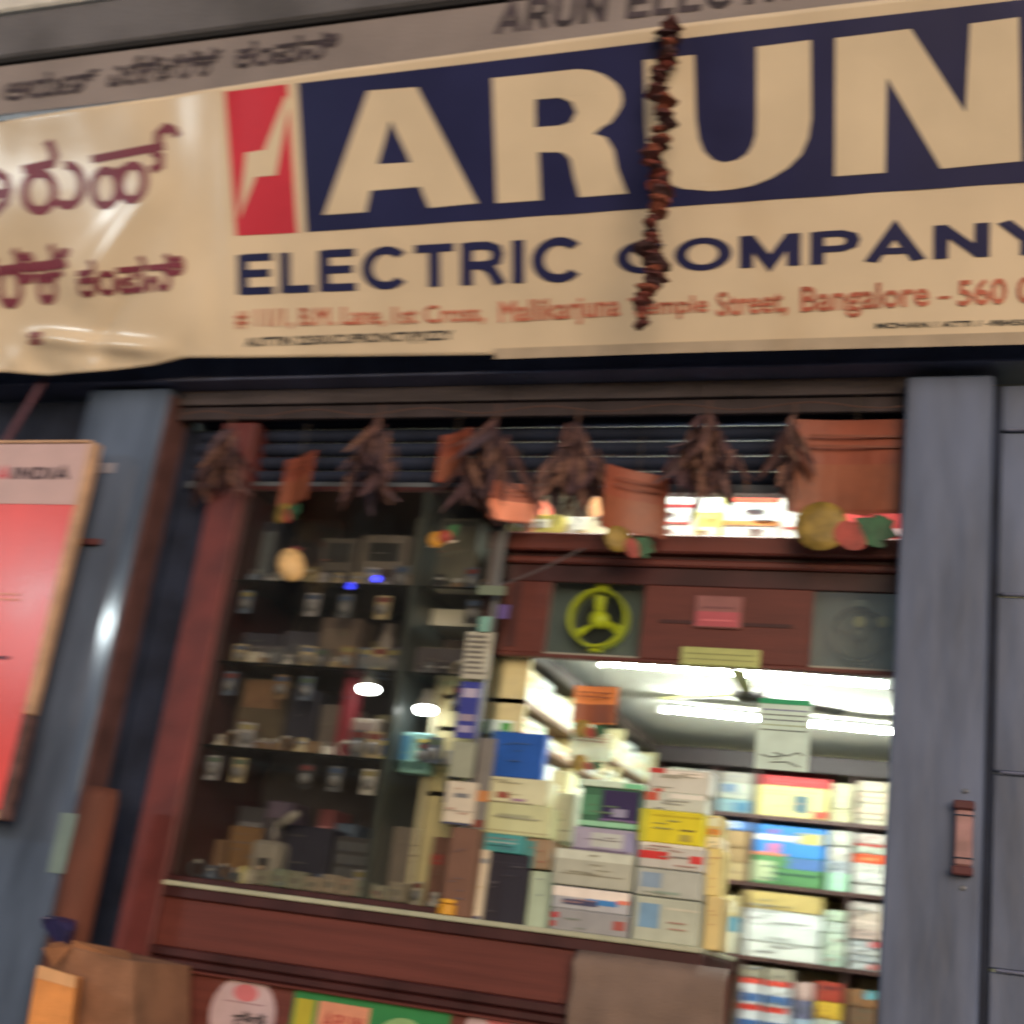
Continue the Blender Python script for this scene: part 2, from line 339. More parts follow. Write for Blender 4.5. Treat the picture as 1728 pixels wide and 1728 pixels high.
def lay(name, polys, surf, m, parent, lift=.0016, cut=0):
    """flat lettering laid on a surface; surf(u, v, height) -> point"""
    bm = bmesh.new()
    from mathutils.geometry import tessellate_polygon as tess
    pp_ = []
    for q, i in polys:
        if len(q) > 4: pp_ += [([q[j] for j in t3], i) for t3 in tess([[Vector((x, y, 0)) for x, y in q]])]
        else: pp_.append((q, i))
    for q, i in pp_:
        a = sum(q[k][0] * q[(k + 1) % len(q)][1] - q[(k + 1) % len(q)][0] * q[k][1] for k in range(len(q)))
        if abs(a) < 1e-9: continue
        if a < 0: q = q[::-1]
        try: bm.faces.new([bm.verts.new((x, y, (i % 50) * .00006)) for x, y in q])
        except ValueError: pass
    if cut:
        bmesh.ops.triangulate(bm, faces=bm.faces)
        for _ in range(4):
            es = [e for e in bm.edges if e.calc_length() > cut]
            if not es: break
            bmesh.ops.subdivide_edges(bm, edges=es, cuts=1); bmesh.ops.triangulate(bm, faces=bm.faces)
    o0 = ORG[parent.name]
    for v in bm.verts: v.co = surf(v.co.x, v.co.y, lift + v.co.z) - o0
    me = bpy.data.meshes.new(name); bm.to_mesh(me); bm.free(); me.materials.append(m)
    o = bpy.data.objects.new(name, me); COL.objects.link(o); o.parent = parent; ORG[o.name] = o0; return o
def front(Y): return lambda u, v, h: Vector((u, Y - h, v))

# old board lettering
a0, a1 = at(836, 60, OBY), at(1330, -45, OBY)
lay('lettering', fit(stroke_text('ARUN ELECTRIC CO'.replace('U', 'U') if 'U' in GL else 'ARIIN ELECTRIC CO', .2)[0], a0.x, a0.x + 1.55, at(850, 58, OBY).z, at(850, 8, OBY).z), front(OBY), M_vblk, ob) if False else None
GL['U'] = (.7, [[(.1, 1), (.1, .38), (.14, .2), (.24, .1), (.36, .07), (.48, .1), (.58, .2), (.62, .38), (.62, 1)]])
st, w_ = stroke_text('ARUN ELECTRIC COMPANY', .2)
z0_, z1_ = at(870, 54, OBY).z, at(870, 4, OBY).z
k = (z1_ - z0_); sc = (at(1010, 20, OBY).x - at(838, 40, OBY).x) / 2.98
lay('lettering', [([(at(838, 45, OBY).x + x * sc, z0_ + y * k) for x, y in q], i) for q, i in st], front(OBY), mat('faded black sign paint', lin((62, 54, 62)), .7, var=.5, scale=18), ob)['kind'] = 'stuff'
M_obk = mat('faded black sign paint', lin((62, 54, 62)), .7, var=.5, scale=18)
def px_fit(polys, l, r, t, b, Y):
    """fit between image columns l..r and between the rows t, b read at the left end"""
    return fit(polys, at(l, (t + b) / 2, Y).x, at(r, (t + b) / 2 - (r - l) * .13, Y).x, at(l, b, Y).z, at(l, t, Y).z)
for tx, l, r, t, b in (('ಅರುಣ್', 10, 165, 130, 172), ('ಎಲೆಕ್ಟ್ರಿಕ್', 187, 372, 100, 148), ('ಕಂಪನಿ', 400, 572, 72, 117)):
    lay('kannada_lettering', px_fit(font_bold(tx, .045), l, r, t, b, OBY), front(OBY), M_obk, ob)

# ------------------------------------------------------------------ the banner
KT = .45; YB = -.15
NB = Vector((0, -1, -KT)).normalized(); TB = Vector((0, -KT, 1)).normalized()
B0 = at(1152, 590, YB)
def toB(x, y):
    q = atP(x, y, B0, NB) - B0; return (q.x, q.dot(TB))
def sstep(a, b, x): t = min(1, max(0, (x - a) / (b - a))); return t * t * (3 - 2 * t)
UL = toB(385, 300)[0]
fa, fb = toB(268, 312), toB(160, 462)       # the bright fold
fa2, fb2 = toB(215, 505), toB(150, 600)
f3a, f3b = toB(60, 570), toB(260, 590)
def fold(u, v, a, b, w, amp):
    ax, ay = a; dx, dy = b[0] - a[0], b[1] - a[1]; L = math.hypot(dx, dy); t = ((u - ax) * dx + (v - ay) * dy) / L; d_ = ((u - ax) * -dy + (v - ay) * dx) / L
    e = sstep(-.12, .1, t) * (1 - sstep(L - .1, L + .2, t)); return amp * math.exp(-(d_ / w) ** 2) * e
def bsurf(u, v, h=0):
    k = 1 - sstep(UL - .25, UL + .02, u)
    d_ = .003 * math.sin(3 * u + 1.3 * v) + .0012 * math.sin(23 * u + .5) * math.sin(5 * v)
    ax, ay = fa; dx, dy = fb[0] - fa[0], fb[1] - fa[1]; L = math.hypot(dx, dy); t = ((u - ax) * dx + (v - ay) * dy) / L; q = ((u - ax) * -dy + (v - ay) * dx) / L
    near = math.exp(-(q / .13) ** 2) * sstep(-.25, 0, t) * (1 - sstep(L, L + .25, t))
    d_ += (1 - near) * k * (.004 * math.sin(6 * u + 3.2 * v) + .0015 * math.sin(15 * u - 7 * v + 1) + .014 * mnoise.noise(Vector((u * 2.2, v * 2.5, 7))))
    d_ += math.exp(-(q / .13) ** 2) * .046 * min(max(t, -.05), L + .1) * (1 - sstep(L + .02, L + .2, t))
    d_ += fold(u, v, fa, fb, .07, .0135) + fold(u, v, fa2, fb2, .03, -.012) + fold(u, v, f3a, f3b, .03, .02)
    d_ += fold(u, v, toB(345, 470), toB(335, 600), .05, .007) + fold(u, v, toB(375, 130), toB(392, 600), .03, .003)
    low = 1 - sstep(0, .14, v); d_ += k * low * .03 * (mnoise.noise(Vector((u * 5, v * 6, 0))) + .4 * mnoise.noise(Vector((u * 14, v * 9, 3))))
    return B0 + Vector((u, 0, 0)) + TB * v + NB * (d_ + h)
def vbot(u):   # lower edge, sagging at the left
    pts = [(-9, toB(0, 628)[1])] + [toB(x, y) for x, y in ((0, 628), (75, 634), (170, 627), (262, 617), (312, 604), (400, 604), (576, 602), (835, 599))] + [toB(1152, 588), toB(1728, 573), (9, toB(1728, 573)[1])]
    for (a, b) in zip(pts[:-1], pts[1:]):
        if a[0] <= u <= b[0]: return a[1] + (b[1] - a[1]) * (u - a[0]) / (b[0] - a[0])
def vtop(u):
    pts = [toB(0, 205), toB(576, 116), toB(1152, 40), toB(1500, -2)]; pts = [(-9, pts[0][1])] + pts + [(9, pts[-1][1])]
    for (a, b) in zip(pts[:-1], pts[1:]):
        if a[0] <= u <= b[0]: return a[1] + (b[1] - a[1]) * (u - a[0]) / (b[0] - a[0])
ban = thing('shop_banner', 'large cream vinyl name banner with ARUN in cream letters on dark blue', 'banner', tuple(B0))
u0, u1 = toB(0, 300)[0] - 1.0, toB(1728, 300)[0] + .75
me = MB(); NU, NV = 260, 70
for i in range(NU + 1):
    u = u0 + (u1 - u0) * i / NU; a, b = vbot(u), vtop(u)
    for j in range(NV + 1): me.v.append(bsurf(u, a + (b - a) * j / NV))
for i in range(NU):
    for j in range(NV): q = i * (NV + 1) + j; me.f.append([q, q + NV + 1, q + NV + 2, q + 1]); me.m.append(0)
vs = me.build('vinyl_sheet', M_vinyl, ban, smooth=True)
sm = vs.modifiers.new('thick', 'SOLIDIFY'); sm.thickness = .002; sm.offset = -1
# frame of the banner behind it, and the hem strip hanging lower right
fr = MB(); vtm = vtop(0)
for v in (.06, vtm - .05): fr.tube([bsurf(u0 + .03, v, -.05), bsurf(u1 - .03, v, -.05)], .018, 6)
fr.build('frame_rail', M_steel, ban)
for u in (-3.2, -1.9, -.6, .6): MB().tube([bsurf(u, .04, -.07), bsurf(u, vtm - .04, -.07)], .015, 6).build('frame_bar', M_steel, ban)
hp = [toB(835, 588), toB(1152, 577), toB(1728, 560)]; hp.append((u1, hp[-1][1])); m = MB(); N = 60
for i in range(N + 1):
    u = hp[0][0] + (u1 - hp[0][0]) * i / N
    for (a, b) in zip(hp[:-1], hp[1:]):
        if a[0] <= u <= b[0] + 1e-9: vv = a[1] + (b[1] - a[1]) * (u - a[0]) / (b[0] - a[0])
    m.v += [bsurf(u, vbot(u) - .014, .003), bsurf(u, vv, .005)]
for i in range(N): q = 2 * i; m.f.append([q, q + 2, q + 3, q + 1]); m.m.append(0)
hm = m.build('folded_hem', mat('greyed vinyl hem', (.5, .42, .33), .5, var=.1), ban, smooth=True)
def bpoly(name, px, m_, lift, cut=0): return lay(name, [([toB(x, y) for x, y in px], 0)], bsurf, m_, ban, lift, cut)
ur = u1 - .3
tl, bl = toB(500, 141), toB(517, 392); trr, brr = toB(1692, 3), toB(1728, 308)
sl_t = (trr[1] - tl[1]) / (trr[0] - tl[0]); sl_b = (brr[1] - bl[1]) / (brr[0] - bl[0])
UE = toB(1800, 200)[0]
lay('blue_field', [([bl, (UE, bl[1] + sl_b * (UE - bl[0])), (UE, tl[1] + sl_t * (UE - tl[0])), tl], 0)], bsurf, M_vblue, ban, .0016, .12)
bpoly('red_panel', [(380, 155), (400, 398), (502, 393), (485, 142)], M_vred, .0016, .12)
M_vcream = mat('cream lettering', (.75, .64, .48), .36, var=.06, scale=3, bump=.06, bscale=14)
bpoly('lightning_mark', [(483, 160), (447, 253), (416, 258), (404, 372), (433, 299), (467, 296), (489, 175)], M_vcream, .0034, .12)
big = {
 'letter_a': ([(547, 363), (618, 358), (626, 322), (709, 315), (724, 351), (806, 343), (704, 147), (621, 153)], [(659, 203), (638, 277), (693, 274)]),
 'letter_r': ([(831, 132), (838, 343), (913, 338), (909, 257), (946, 257), (956, 262), (963, 270), (969, 300), (978, 333), (1059, 327), (1050, 305), (1043, 287), (1036, 253), (1023, 232), (1003, 226), (1016, 215), (1030, 208), (1041, 194), (1049, 180), (1051, 170), (1049, 155), (1041, 142), (1019, 126), (998, 119), (976, 117)],
              [(904, 168), (904, 215), (946, 212), (964, 206), (973, 190), (966, 173), (946, 165)]),
 'letter_u': ([(1088, 102), (1089, 200), (1093, 250), (1104, 285), (1126, 309), (1152, 319), (1202, 323), (1236, 320), (1269, 314), (1300, 302), (1330, 284), (1352, 262), (1365, 233), (1370, 200), (1369, 68), (1277, 80), (1277, 200), (1276, 228), (1270, 247), (1262, 260), (1246, 270), (1222, 275), (1202, 269), (1188, 255), (1180, 235), (1175, 200), (1172, 93)], None),
 'letter_n': ([(1410, 65), (1409, 298), (1494, 292), (1497, 131), (1588, 285), (1724, 272), (1719, 29), (1637, 40), (1629, 190), (1537, 49)], None)}
from mathutils.geometry import tessellate_polygon
def area2(q): return sum(q[k][0] * q[(k + 1) % len(q)][1] - q[(k + 1) % len(q)][0] * q[k][1] for k in range(len(q)))
for nm, (outer, hole) in big.items():
    loops = [[Vector((*toB(x, y), 0)) for x, y in outer]]
    if hole: loops.append([Vector((*toB(x, y), 0)) for x, y in hole])
    flat = [v for l in loops for v in l]
    lay(nm, [([(flat[i].x, flat[i].y) for i in t], 0) for t in tessellate_polygon(loops)], bsurf, M_vcream, ban, .0034, .12)
def btext(name, polys, l, r, yl_b, yl_t, yr_b, m_, cut=.1, lift=.0016):
    """fit between image columns; baseline from (l,yl_b) to (r,yr_b), cap height from yl_t at the left"""
    xs = [x for q, _ in polys for x, y in q]; ys = [y for q, _ in polys for x, y in q]; x0, x1, y0, y1 = min(xs), max(xs), min(ys), max(ys)
    A, B_, T_ = toB(l, yl_b), toB(r, yr_b), toB(l, yl_t); H = T_[1] - A[1]; shx = (T_[0] - A[0]) * .4
    out = []
    for q, i in polys:
        out.append(([(A[0] + (x - x0) / (x1 - x0) * (B_[0] - A[0]) + shx * (y - y0) / (y1 - y0), A[1] + (x - x0) / (x1 - x0) * (B_[1] - A[1]) + (y - y0) / (y1 - y0) * H) for x, y in q], i))
    if name == 'letter':
        for gx in sorted(set(GLYPH)): lay(name, [p_ for p_, g_ in zip(out, GLYPH) if g_ == gx], bsurf, m_, ban, lift, cut)
        return
    o = lay(name, out, bsurf, m_, ban, lift, cut)
    if 'word' not in name or name == 'address_word': stuff(o)
    return o
btext('letter', stroke_text('ELECTRIC', .19)[0], 403, 978, 500, 429, 476, M_vblue)
btext('letter', stroke_text('COMPANY', .19)[0], 1040, 1788, 472, 397, 438, M_vblue)
for tx, l, r, yb, yt, yr in (('# 11/1, B.M. Lane,', 400, 650, 557, 522, 552), ('1st Cross,', 664, 818, 552, 517, 547), ('Mallikarjuna', 843, 1047, 556, 508, 545), ('Temple', 1062, 1195, 541, 503, 536),
                           ('Street,', 1210, 1330, 540, 493, 533), ('Bangalore', 1352, 1568, 540, 484, 530), ('-', 1583, 1604, 505, 500, 504), ('560 053', 1616, 1800, 517, 473, 508)):
    btext('address_word', font_bold(tx, .035), l, r, yb, yt, yr, M_vpink)
btext('small_print', font_tris('AUTTIN 2250UCUPRONCT(P)ZZY', .03), 416, 765, 590, 570, 578, M_vblk)
btext('small_print', font_tris('MOHAN / ATTI / -98450', .03), 1478, 1735, 555, 545, 549, M_vblk)
# Kannada words on the left
def pxstrokes(name, pls, t, m_):
    out = []
    for k, pl in enumerate(pls):
        for q in stroke_quads([(x, -y) for x, y in pl], t): out.append(([toB(v.x, -v.y) for v in q], 3 * k))
    return lay(name, out, bsurf, m_, ban, .0016, .05)
pxstrokes('kannada_letter', [[(38, 287), (92, 275)], arc(67, 324, 25, 32, 0, 360, 22), arc(115, 313, 26, 34, -100, 130, 18), [(88, 277), (92, 262), (86, 245), (81, 238)]], 15, M_vmar)
pxstrokes('kannada_letter', [[(156, 270), (277, 246)], [(200, 292), (208, 285)], arc(181, 318, 21, 30, 0, 360, 20), arc(226, 309, 21, 30, 0, 360, 20), [(258, 256), (270, 264), (270, 280), (256, 288)], [(266, 244), (268, 226), (280, 214), (292, 219), (299, 230)]], 14, M_vmar)
pxstrokes('kannada_letter', [[(-40, 300), (-10, 290), (8, 300), (14, 320), (8, 342), (-12, 362), (-40, 370)], [(-20, 330), (8, 325)]], 15, M_vmar)
btext('kannada_word', font_bold('ಎಲೆಕ್ಟ್ರಿಕ್', .055), -230, 122, 545, 445, 510, M_vmar, .05)
btext('kannada_word', font_bold('ಕಂಪನಿ', .055), 138, 315, 504, 440, 490, M_vmar, .05)
btext('kannada_word', font_tris('ಃ', .03), 46, 70, 584, 560, 582, M_vmar, .05)
lay('wrapped_wire', [([toB(500, 141), toB(502, 141), toB(518, 392), toB(516, 392)], 0)], bsurf, M_vcream, ban, .002)

# dried marigold garland hanging on the banner
def flower_mesh(seed, r=.02):
    rnd = random.Random(seed); bm = bmesh.new(); bmesh.ops.create_icosphere(bm, subdivisions=2, radius=r)
    for v in bm.verts: v.co = Vector((v.co.x * 1.25, v.co.y * 1.1, v.co.z * .62)) * (1 + rnd.uniform(-.38, .3))
    me_ = bpy.data.meshes.new('flower'); bm.to_mesh(me_); bm.free(); return me_
M_fl = [mat('dried marigold', lin(c), .9, var=.4, scale=60, bump=.6, bscale=90) for c in ((108, 52, 46), (88, 48, 48), (128, 70, 54), (72, 48, 52))]
FM = []
for i in range(8): f_ = flower_mesh(i); f_.materials.append(M_fl[i % 4]); FM.append(f_)
gt = bsurf(toB(1132, 50)[0], toB(1132, 50)[1], .03); gb = at(1090, 548, gt.y + .16)
gr = thing('flower_garland', 'dried red brown marigold string hanging down over the letter U', 'garland', tuple(gt))
MB().tube([gt, gt.lerp(gb, .5) + Vector((.004, 0, 0)), gb], .0025, 5).build('string', M_brown, gr)
NG = 46
for i in range(NG):
    t = i / (NG - 1); q = gt.lerp(gb, t); c = bpy.data.objects.new('flower', random.choice(FM)); COL.objects.link(c); c.parent = gr
    c.location = q - gt + Vector((random.uniform(-.014, .014) + .012 * math.sin(i * .55), random.uniform(-.01, .01), 0)); c.rotation_euler = (random.uniform(-.4, .4), random.uniform(-.4, .4), random.uniform(0, 6)); k = random.uniform(1.0, 1.65) * (1 if t < .9 else .7); c.scale = (k, k, random.uniform(.8, 1.1))

# ------------------------------------------------------------------ left: neighbour's panel, rod, red sign board
m = MB(); xs0, xs1 = -4.9, -3.46; z0_ = 1.2; z1_ = zb - .03; nr = 22
cp = thing('corrugated_panel', 'dark navy ribbed metal shutter at the top left behind the sign board', 'shutter panel', (-4.2, .1, z0_))
for i in range(nr):
    x = xs0 + (xs1 - xs0) * i / nr; w_ = (xs1 - xs0) / nr
    MB().prism([(x, .12, z0_), (x + w_ * .2, .095, z0_), (x + w_ * .55, .095, z0_), (x + w_ * .75, .12, z0_), (x + w_ * .98, .12, z0_), (x + w_ * .98, .14, z0_), (x, .14, z0_)][::-1], (0, 0, z1_ - z0_)).build('rib', M_navy, cp)
a, b = at(78, 636, -.05), at(12, 742, -.05)
r_ = MB().tube([a, b + (b - a) * .3], .012, 8).build('diagonal_rod', mat('faded pink rod', lin((96, 62, 78)), .6), org=tuple(b)); tag(r_, 'dull pink diagonal rod above the red sign board', 'rod')
YS = -.12
xR = at(165, 752, YS).x; zT = at(160, 748, YS).z; xL = xR - 1.25; zBt = at(30, 1275, YS).z - .22
sg = thing('sign_board', 'red sign board with a pale header and cream frame on the left', 'sign board', (xR - .6, YS, zBt))
fw_ = .034
MB().box(xL + fw_, xR - fw_, YS, YS + .02, zBt + fw_, zT - .004).build('red_panel', mat('red sign face', lin((222, 80, 78)), .27, var=.14, scale=2, bump=.05), sg)
zH = at(60, 851, YS).z
MB().box(xL + .02, xR - fw_, YS - .0035, YS - .0003, zH, zT - .003).build('white_header', mat('pale pink header', lin((196, 168, 170)), .45, var=.06), sg)
M_frm = mat('cream wooden frame', lin((196, 160, 132)), .6, var=.2, scale=12)
zF = at(35, 1205, YS).z
MB().box(xR - fw_ + .001, xR, YS - .012, YS + .03, zF, zT + .0).build('frame_rail', M_frm, sg, .004)
MB().box(xR - fw_ + .001, xR + .002, YS - .013, YS + .03, zBt, zF - .001).build('frame_rail', mat('tape wrapped frame', lin((92, 66, 66)), .7, var=.4, scale=20), sg, .004)
MB().box(xL, xR - fw_, YS - .008, YS + .03, zT, zT + .012).build('frame_rail', M_frm, sg, .003)
MB().box(xL, xR - fw_, YS - .008, YS + .03, zBt, zBt + .03).build('frame_rail', M_frm, sg, .003)
# INDIA lettering
l_, r2 = at(20, 805, YS).x, at(118, 805, YS).x; zb_, zt_ = at(60, 810, YS).z, at(60, 783, YS).z
lay('lettering', fit(stroke_text('INDIA', .22)[0], l_, r2, zb_, zt_), front(YS - .0035), mat('black sign ink', lin((70, 52, 62)), .5), sg, .001)
lay('red_lettering', fit(stroke_text('A', .22)[0], l_ - .07, l_ - .012, zb_, zt_), front(YS - .0035), mat('red sign ink', lin((196, 66, 84)), .5), sg, .001)
for py, w_ in ((1003, .16), (1012, .12)):
    c = at(20, py, YS); MB().box(c.x - w_, c.x + .035, YS - .002, YS - .0004, c.z - .004, c.z + .004).build('faded_print', mat('faded pink print', lin((226, 150, 140)), .5), sg)
c = at(8, 1110, YS); MB().box(c.x - .3, c.x + .02, YS - .002, YS - .0004, c.z - .006, c.z + .006).build('dark_print', mat('dark print', lin((110, 60, 80)), .5), sg)

# ------------------------------------------------------------------ bottom left boxes
def tilted(name, label, cat, pts, depth, m_, bevel=.004):
    o = MB().prism(pts, depth).build(name, m_, bevel=bevel, org=tuple(pts[0])); return tag(o, label, cat)
M_cb = mat('corrugated cardboard', lin((152, 104, 72)), .85, var=.2, scale=7, bump=.4, bscale=50)
M_cb2 = mat('brown cardboard', lin((128, 88, 66)), .85, var=.25, scale=7, bump=.4, bscale=50)
YQ = -.28
bx = thing('cardboard_box', 'open brown cardboard box at the foot of the left pillar', 'box', tuple(at(170, 1728, YQ)))
q = [at(82, 1590, YQ), at(84, 1760, YQ), at(222, 1790, YQ), at(226, 1622, YQ)]
MB().prism(q, (-.02, .35, 0)).build('carton_body', mat('dusty brown cardboard', lin((138, 100, 78)), .85, var=.25, scale=7, bump=.4, bscale=50), bx, .003)
MB().prism([at(120, 1598, YQ - .004), at(100, 1588, YQ - .004), at(72, 1600, YQ - .1), at(90, 1632, YQ - .1)], (0, .004, .001)).build('flap', M_cb, bx)
q = [at(122, 1586, YQ + .02), at(120, 1600, YQ + .02), at(226, 1626, YQ + .02), at(214, 1604, YQ + .1)]
MB().prism(q, (0, .004, 0)).build('flap', M_cb, bx)
q = [at(62, 1632, YQ - .12), at(40, 1760, YQ - .12), at(112, 1790, YQ - .12), at(128, 1650, YQ - .12)]
bx2 = thing('cardboard_box', 'bright yellow orange cardboard box in front at the bottom left corner', 'box', tuple(q[1]))
MB().prism(q, (-.05, .1, .0)).build('carton_body', mat('yellow cardboard', lin((226, 152, 88)), .8, var=.15, scale=9, bump=.3), bx2, .004)
MB().prism([at(66, 1628, YQ - .121), at(62, 1650, YQ - .121), at(126, 1668, YQ - .121), at(129, 1648, YQ - .121)], (0, -.003, 0)).build('tape_strip', mat('pale tape', lin((226, 176, 130)), .4), bx2)
YK = YQ + .06
m = MB(); pts = [(72, 1548), (68, 1562), (84, 1590), (96, 1606), (108, 1596), (118, 1570), (112, 1556), (92, 1550)]
m.prism([at(x, y, YK) + Vector((0, random.uniform(-.02, .02), 0)) for x, y in pts], (0, .04, .01))
tag(m.build('plastic_bag', mat('dark blue polythene', lin((44, 42, 84)), .3, bump=.8, bscale=30), bevel=.006, org=tuple(at(90, 1600, YK))), 'crumpled dark blue polythene bag on top of the brown box', 'bag')
# rolled brown cardboard standing against the pillar
a, b = at(178, 1330, -.1), at(128, 1575, -.1); b = Vector((a.x, a.y, b.z))
tb = MB(); tb.lathe((a.x - .01, a.y, b.z - .3), (0, 0, 1), [(.0, 0), (.062, 0), (.066, .2), (.06, a.z - b.z + .26), (.052, a.z - b.z + .3), (.045, a.z - b.z + .29), (.04, a.z - b.z + .1)], 18)
tag(tb.build('paper_roll', mat('rust brown roll of paper', lin((104, 60, 48)), .8, var=.25, scale=10, stretch=(1, 1, .2), bump=.3), smooth=True, org=(a.x, a.y, b.z - .3)), 'tall rust brown cardboard roll leaning beside the left pillar', 'roll')

# ------------------------------------------------------------------ display case and counter
YC = .10
ZL = at(700, 1538, YC).z          # ledge / counter top height
post = MB().box(-2.85, -2.705, .085, .22, PZ, zc - .06).build('door_post', M_red, bevel=.008, org=(-2.78, .1, PZ)); tag(post, 'red brown painted wooden post left of the glass display case', 'post')
XC0, XC1 = -2.703, -1.665
ct = thing('shop_counter', 'mahogany counter with moulded front below the glass display case', 'counter', (-1.7, YC, PZ))
XE = at(1186, 1598, YC).x
def zy(y, x=600): return at(x, y, YC).z
MB().box(XC0, XE, YC - .02, .62, ZL - .016, ZL).build('glass_top', mat('pale counter glass edge', lin((176, 180, 160)), .2, var=.1), ct, .003)
z1_, z2_, z3_ = ZL - .0165, ZL - .052, ZL - .052 - .155
MB().box(XC0, XE, YC - .012, .62, z2_, z1_).build('top_moulding', M_wdark, ct, .004)
MB().box(XC0, XE - .004, YC + .002, .6, z3_, z2_ - .0005).build('upper_panel', M_woodh, ct, .003)
MB().box(XC0, XE, YC - .025, .6, z3_ - .03, z3_ - .0005).build('middle_moulding', M_wdark, ct, .005)
MB().box(XC0, XE, YC - .012, .6, z3_ - .062, z3_ - .0305).build('middle_moulding', M_wdark, ct, .008)
MB().box(XC0, XE, YC - .022, .6, z3_ - .072, z3_ - .0625).build('middle_moulding', M_woodh, ct, .003)
MB().box(XC0, XE - .004, YC + .004, .6, PZ, z3_ - .0725).build('lower_panel', M_woodh, ct, .003)

CZ1 = zlow - .0
cs = thing('display_case', 'tall glass fronted display case with mahogany trim left of the doorway', 'display case', (-2.2, .3, ZL))
ZT = zlow - .012
MB().box(XC0, XC1, .60, .63, ZL + .001, ZT).build('back_panel', mat('grey case lining', lin((66, 62, 68)), .8, var=.2), cs)
MB().box(XC0, XC0 + .012, YC + .03, .6, ZL + .001, ZT).build('side_panel', M_wdark, cs)
MB().box(XC0, XC1, YC + .03, .6, ZT, ZT + .02).build('top_panel', M_wdark, cs)
MB().box(XC0 - .001, XC0 + .016, YC + .002, YC + .0115, ZL + .0195, ZT).build('edge_strip', M_wdark, cs, .003)
MB().box(XC0 - .02, XC1 - .006, YC + .012, YC + .017, ZL + .02, ZT).build('front_pane', M_glass, cs)
MB().box(XC1 - .006, XC1, YC + .018, .59, ZL + .02, ZT).build('side_pane', M_glass, cs)
MB().box(XC1 - .014, XC1 + .002, YC + .004, YC + .0175, ZL + .001, ZT).build('corner_strip', mat('dull aluminium', (.22, .23, .24), .45, metal=.6), cs, .002)
MB().box(XC0, XC1, YC - .004, YC + .02, ZL + .001, ZL + .019).build('sill', M_wdark, cs, .003)
MB().box(-1.992, -1.972, YC + .022, .6, ZL + .02, ZT).build('divider', mat('dark glass edge', (.05, .06, .06), .3), cs)
SHZ = [ZL + .022]
for (px, py) in ((600, 1277), (600, 1128), (600, 985)):
    SHZ.append(at(px, py, YC + .03).z)
    MB().box(XC0 + .013, XC1 - .0075, YC + .024, .58, SHZ[-1] - .008, SHZ[-1]).build('glass_shelf', M_glass2, cs, .001)

def carton(label, X0, X1, Y0, Y1, Z0, Z1, c, group=None, prints=(), yaw=None, name='carton', cat='box', bev=.004, rough=.55):
    """one cardboard box; prints are (u0,v0,u1,v1,colour) on its front"""
    o = MB().box(X0, X1, Y0, Y1, Z0, Z1).build(name, card(c, rough), bevel=min(bev, (Z1 - Z0) * .12), org=((X0 + X1) / 2, (Y0 + Y1) / 2, Z0))
    for k, (a, b, c_, d_, col) in enumerate(prints):
        pm = MB().box(X0 + (X1 - X0) * a, X0 + (X1 - X0) * c_, Y0 - .0008 - .0006 * k, Y0 + .001, Z0 + (Z1 - Z0) * b, Z0 + (Z1 - Z0) * d_)
        pm.build('printed_panel', card(col), o)
    W0, H0 = X1 - X0, Z1 - Z0
    if W0 > .045 and H0 > .022 and name == 'carton':
        pm = MB(); rp = random.Random(int(abs(X0 * 7919 + Z0 * 104729) * 100)); n_ = rp.randint(2, 6)
        for k in range(n_):
            u = rp.uniform(.05, .6); w_ = rp.uniform(.1, .38); v = rp.uniform(.08, .86); hh_ = rp.uniform(.0016, .0045)
            pm.box(X0 + W0 * u, X0 + W0 * min(.96, u + w_), Y0 - .0042 - .0002 * k, Y0 - .0001, Z0 + H0 * v, Z0 + min(H0 * v + hh_, H0 * .97))
        dkc = rp.choice(((110, 108, 112), (150, 80, 74), (80, 96, 130), (130, 126, 110), (96, 116, 100)))
        stuff(pm.build('fine_print', card(tuple((a_ + b_) // 2 for a_, b_ in zip(dkc, c))), o))
    o.rotation_euler.z = math.radians(random.uniform(-1.2, 1.2) if yaw is None else yaw)
    return tag(o, label, cat, group)
def pbox(x0, y0, x1, y1, Y, dep, zb_=None, zt_=None):
    xm, ym = (x0 + x1) / 2, (y0 + y1) / 2
    return (at(x0, ym, Y).x, at(x1, ym, Y).x, Y, Y + dep, at(xm, y1, Y).z if zb_ is None else zb_, at(xm, y0, Y).z if zt_ is None else zt_)

# ---- things in the display case: (px rect, shelf row, colour, label, prints)
G = 'goods on the display case shelves'
def cbox(x0, y0, x1, y1, row, c, label, prints=(), Y=.26, dep=.12, cat='box', name='carton'):
    X0, X1, Ya, Yb, Z0, Z1 = pbox(x0, y0, x1, y1, Y, dep); hgt = Z1 - Z0; Z0 = SHZ[row] + .0005
    return carton(label, X0, X1, Ya, Yb, Z0, Z0 + hgt, c, None, prints, name=name, cat=cat)
dk = (36, 38, 48)
# top row (row 3)
cbox(395, 860, 470, 975, 3, (36, 38, 54), 'black appliance box at the left end of the top case shelf', [(.62, .2, .9, .85, (88, 96, 104))])
cbox(545, 868, 605, 960, 3, (88, 84, 82), 'grey box with two dark round prints on the top case shelf', [(.15, .55, .85, .9, (40, 42, 46)), (.15, .1, .85, .4, (44, 44, 50))])
cbox(612, 862, 690, 962, 3, (112, 106, 102), 'grey metal box with two dark windows on the top case shelf', [(.16, .55, .86, .86, (36, 38, 40)), (.2, .12, .8, .42, (58, 46, 48))])
cbox(700, 840, 808, 972, 3, (104, 104, 96), 'large grey green meter box at the right end of the top case shelf', [(.06, .9, .94, .96, (70, 72, 70)), (.04, .16, .96, .19, (50, 54, 52))])
cbox(400, 690, 600, 830, 3, (62, 58, 66), 'dusky purple carton standing behind on the top case shelf', (), .45, .1)
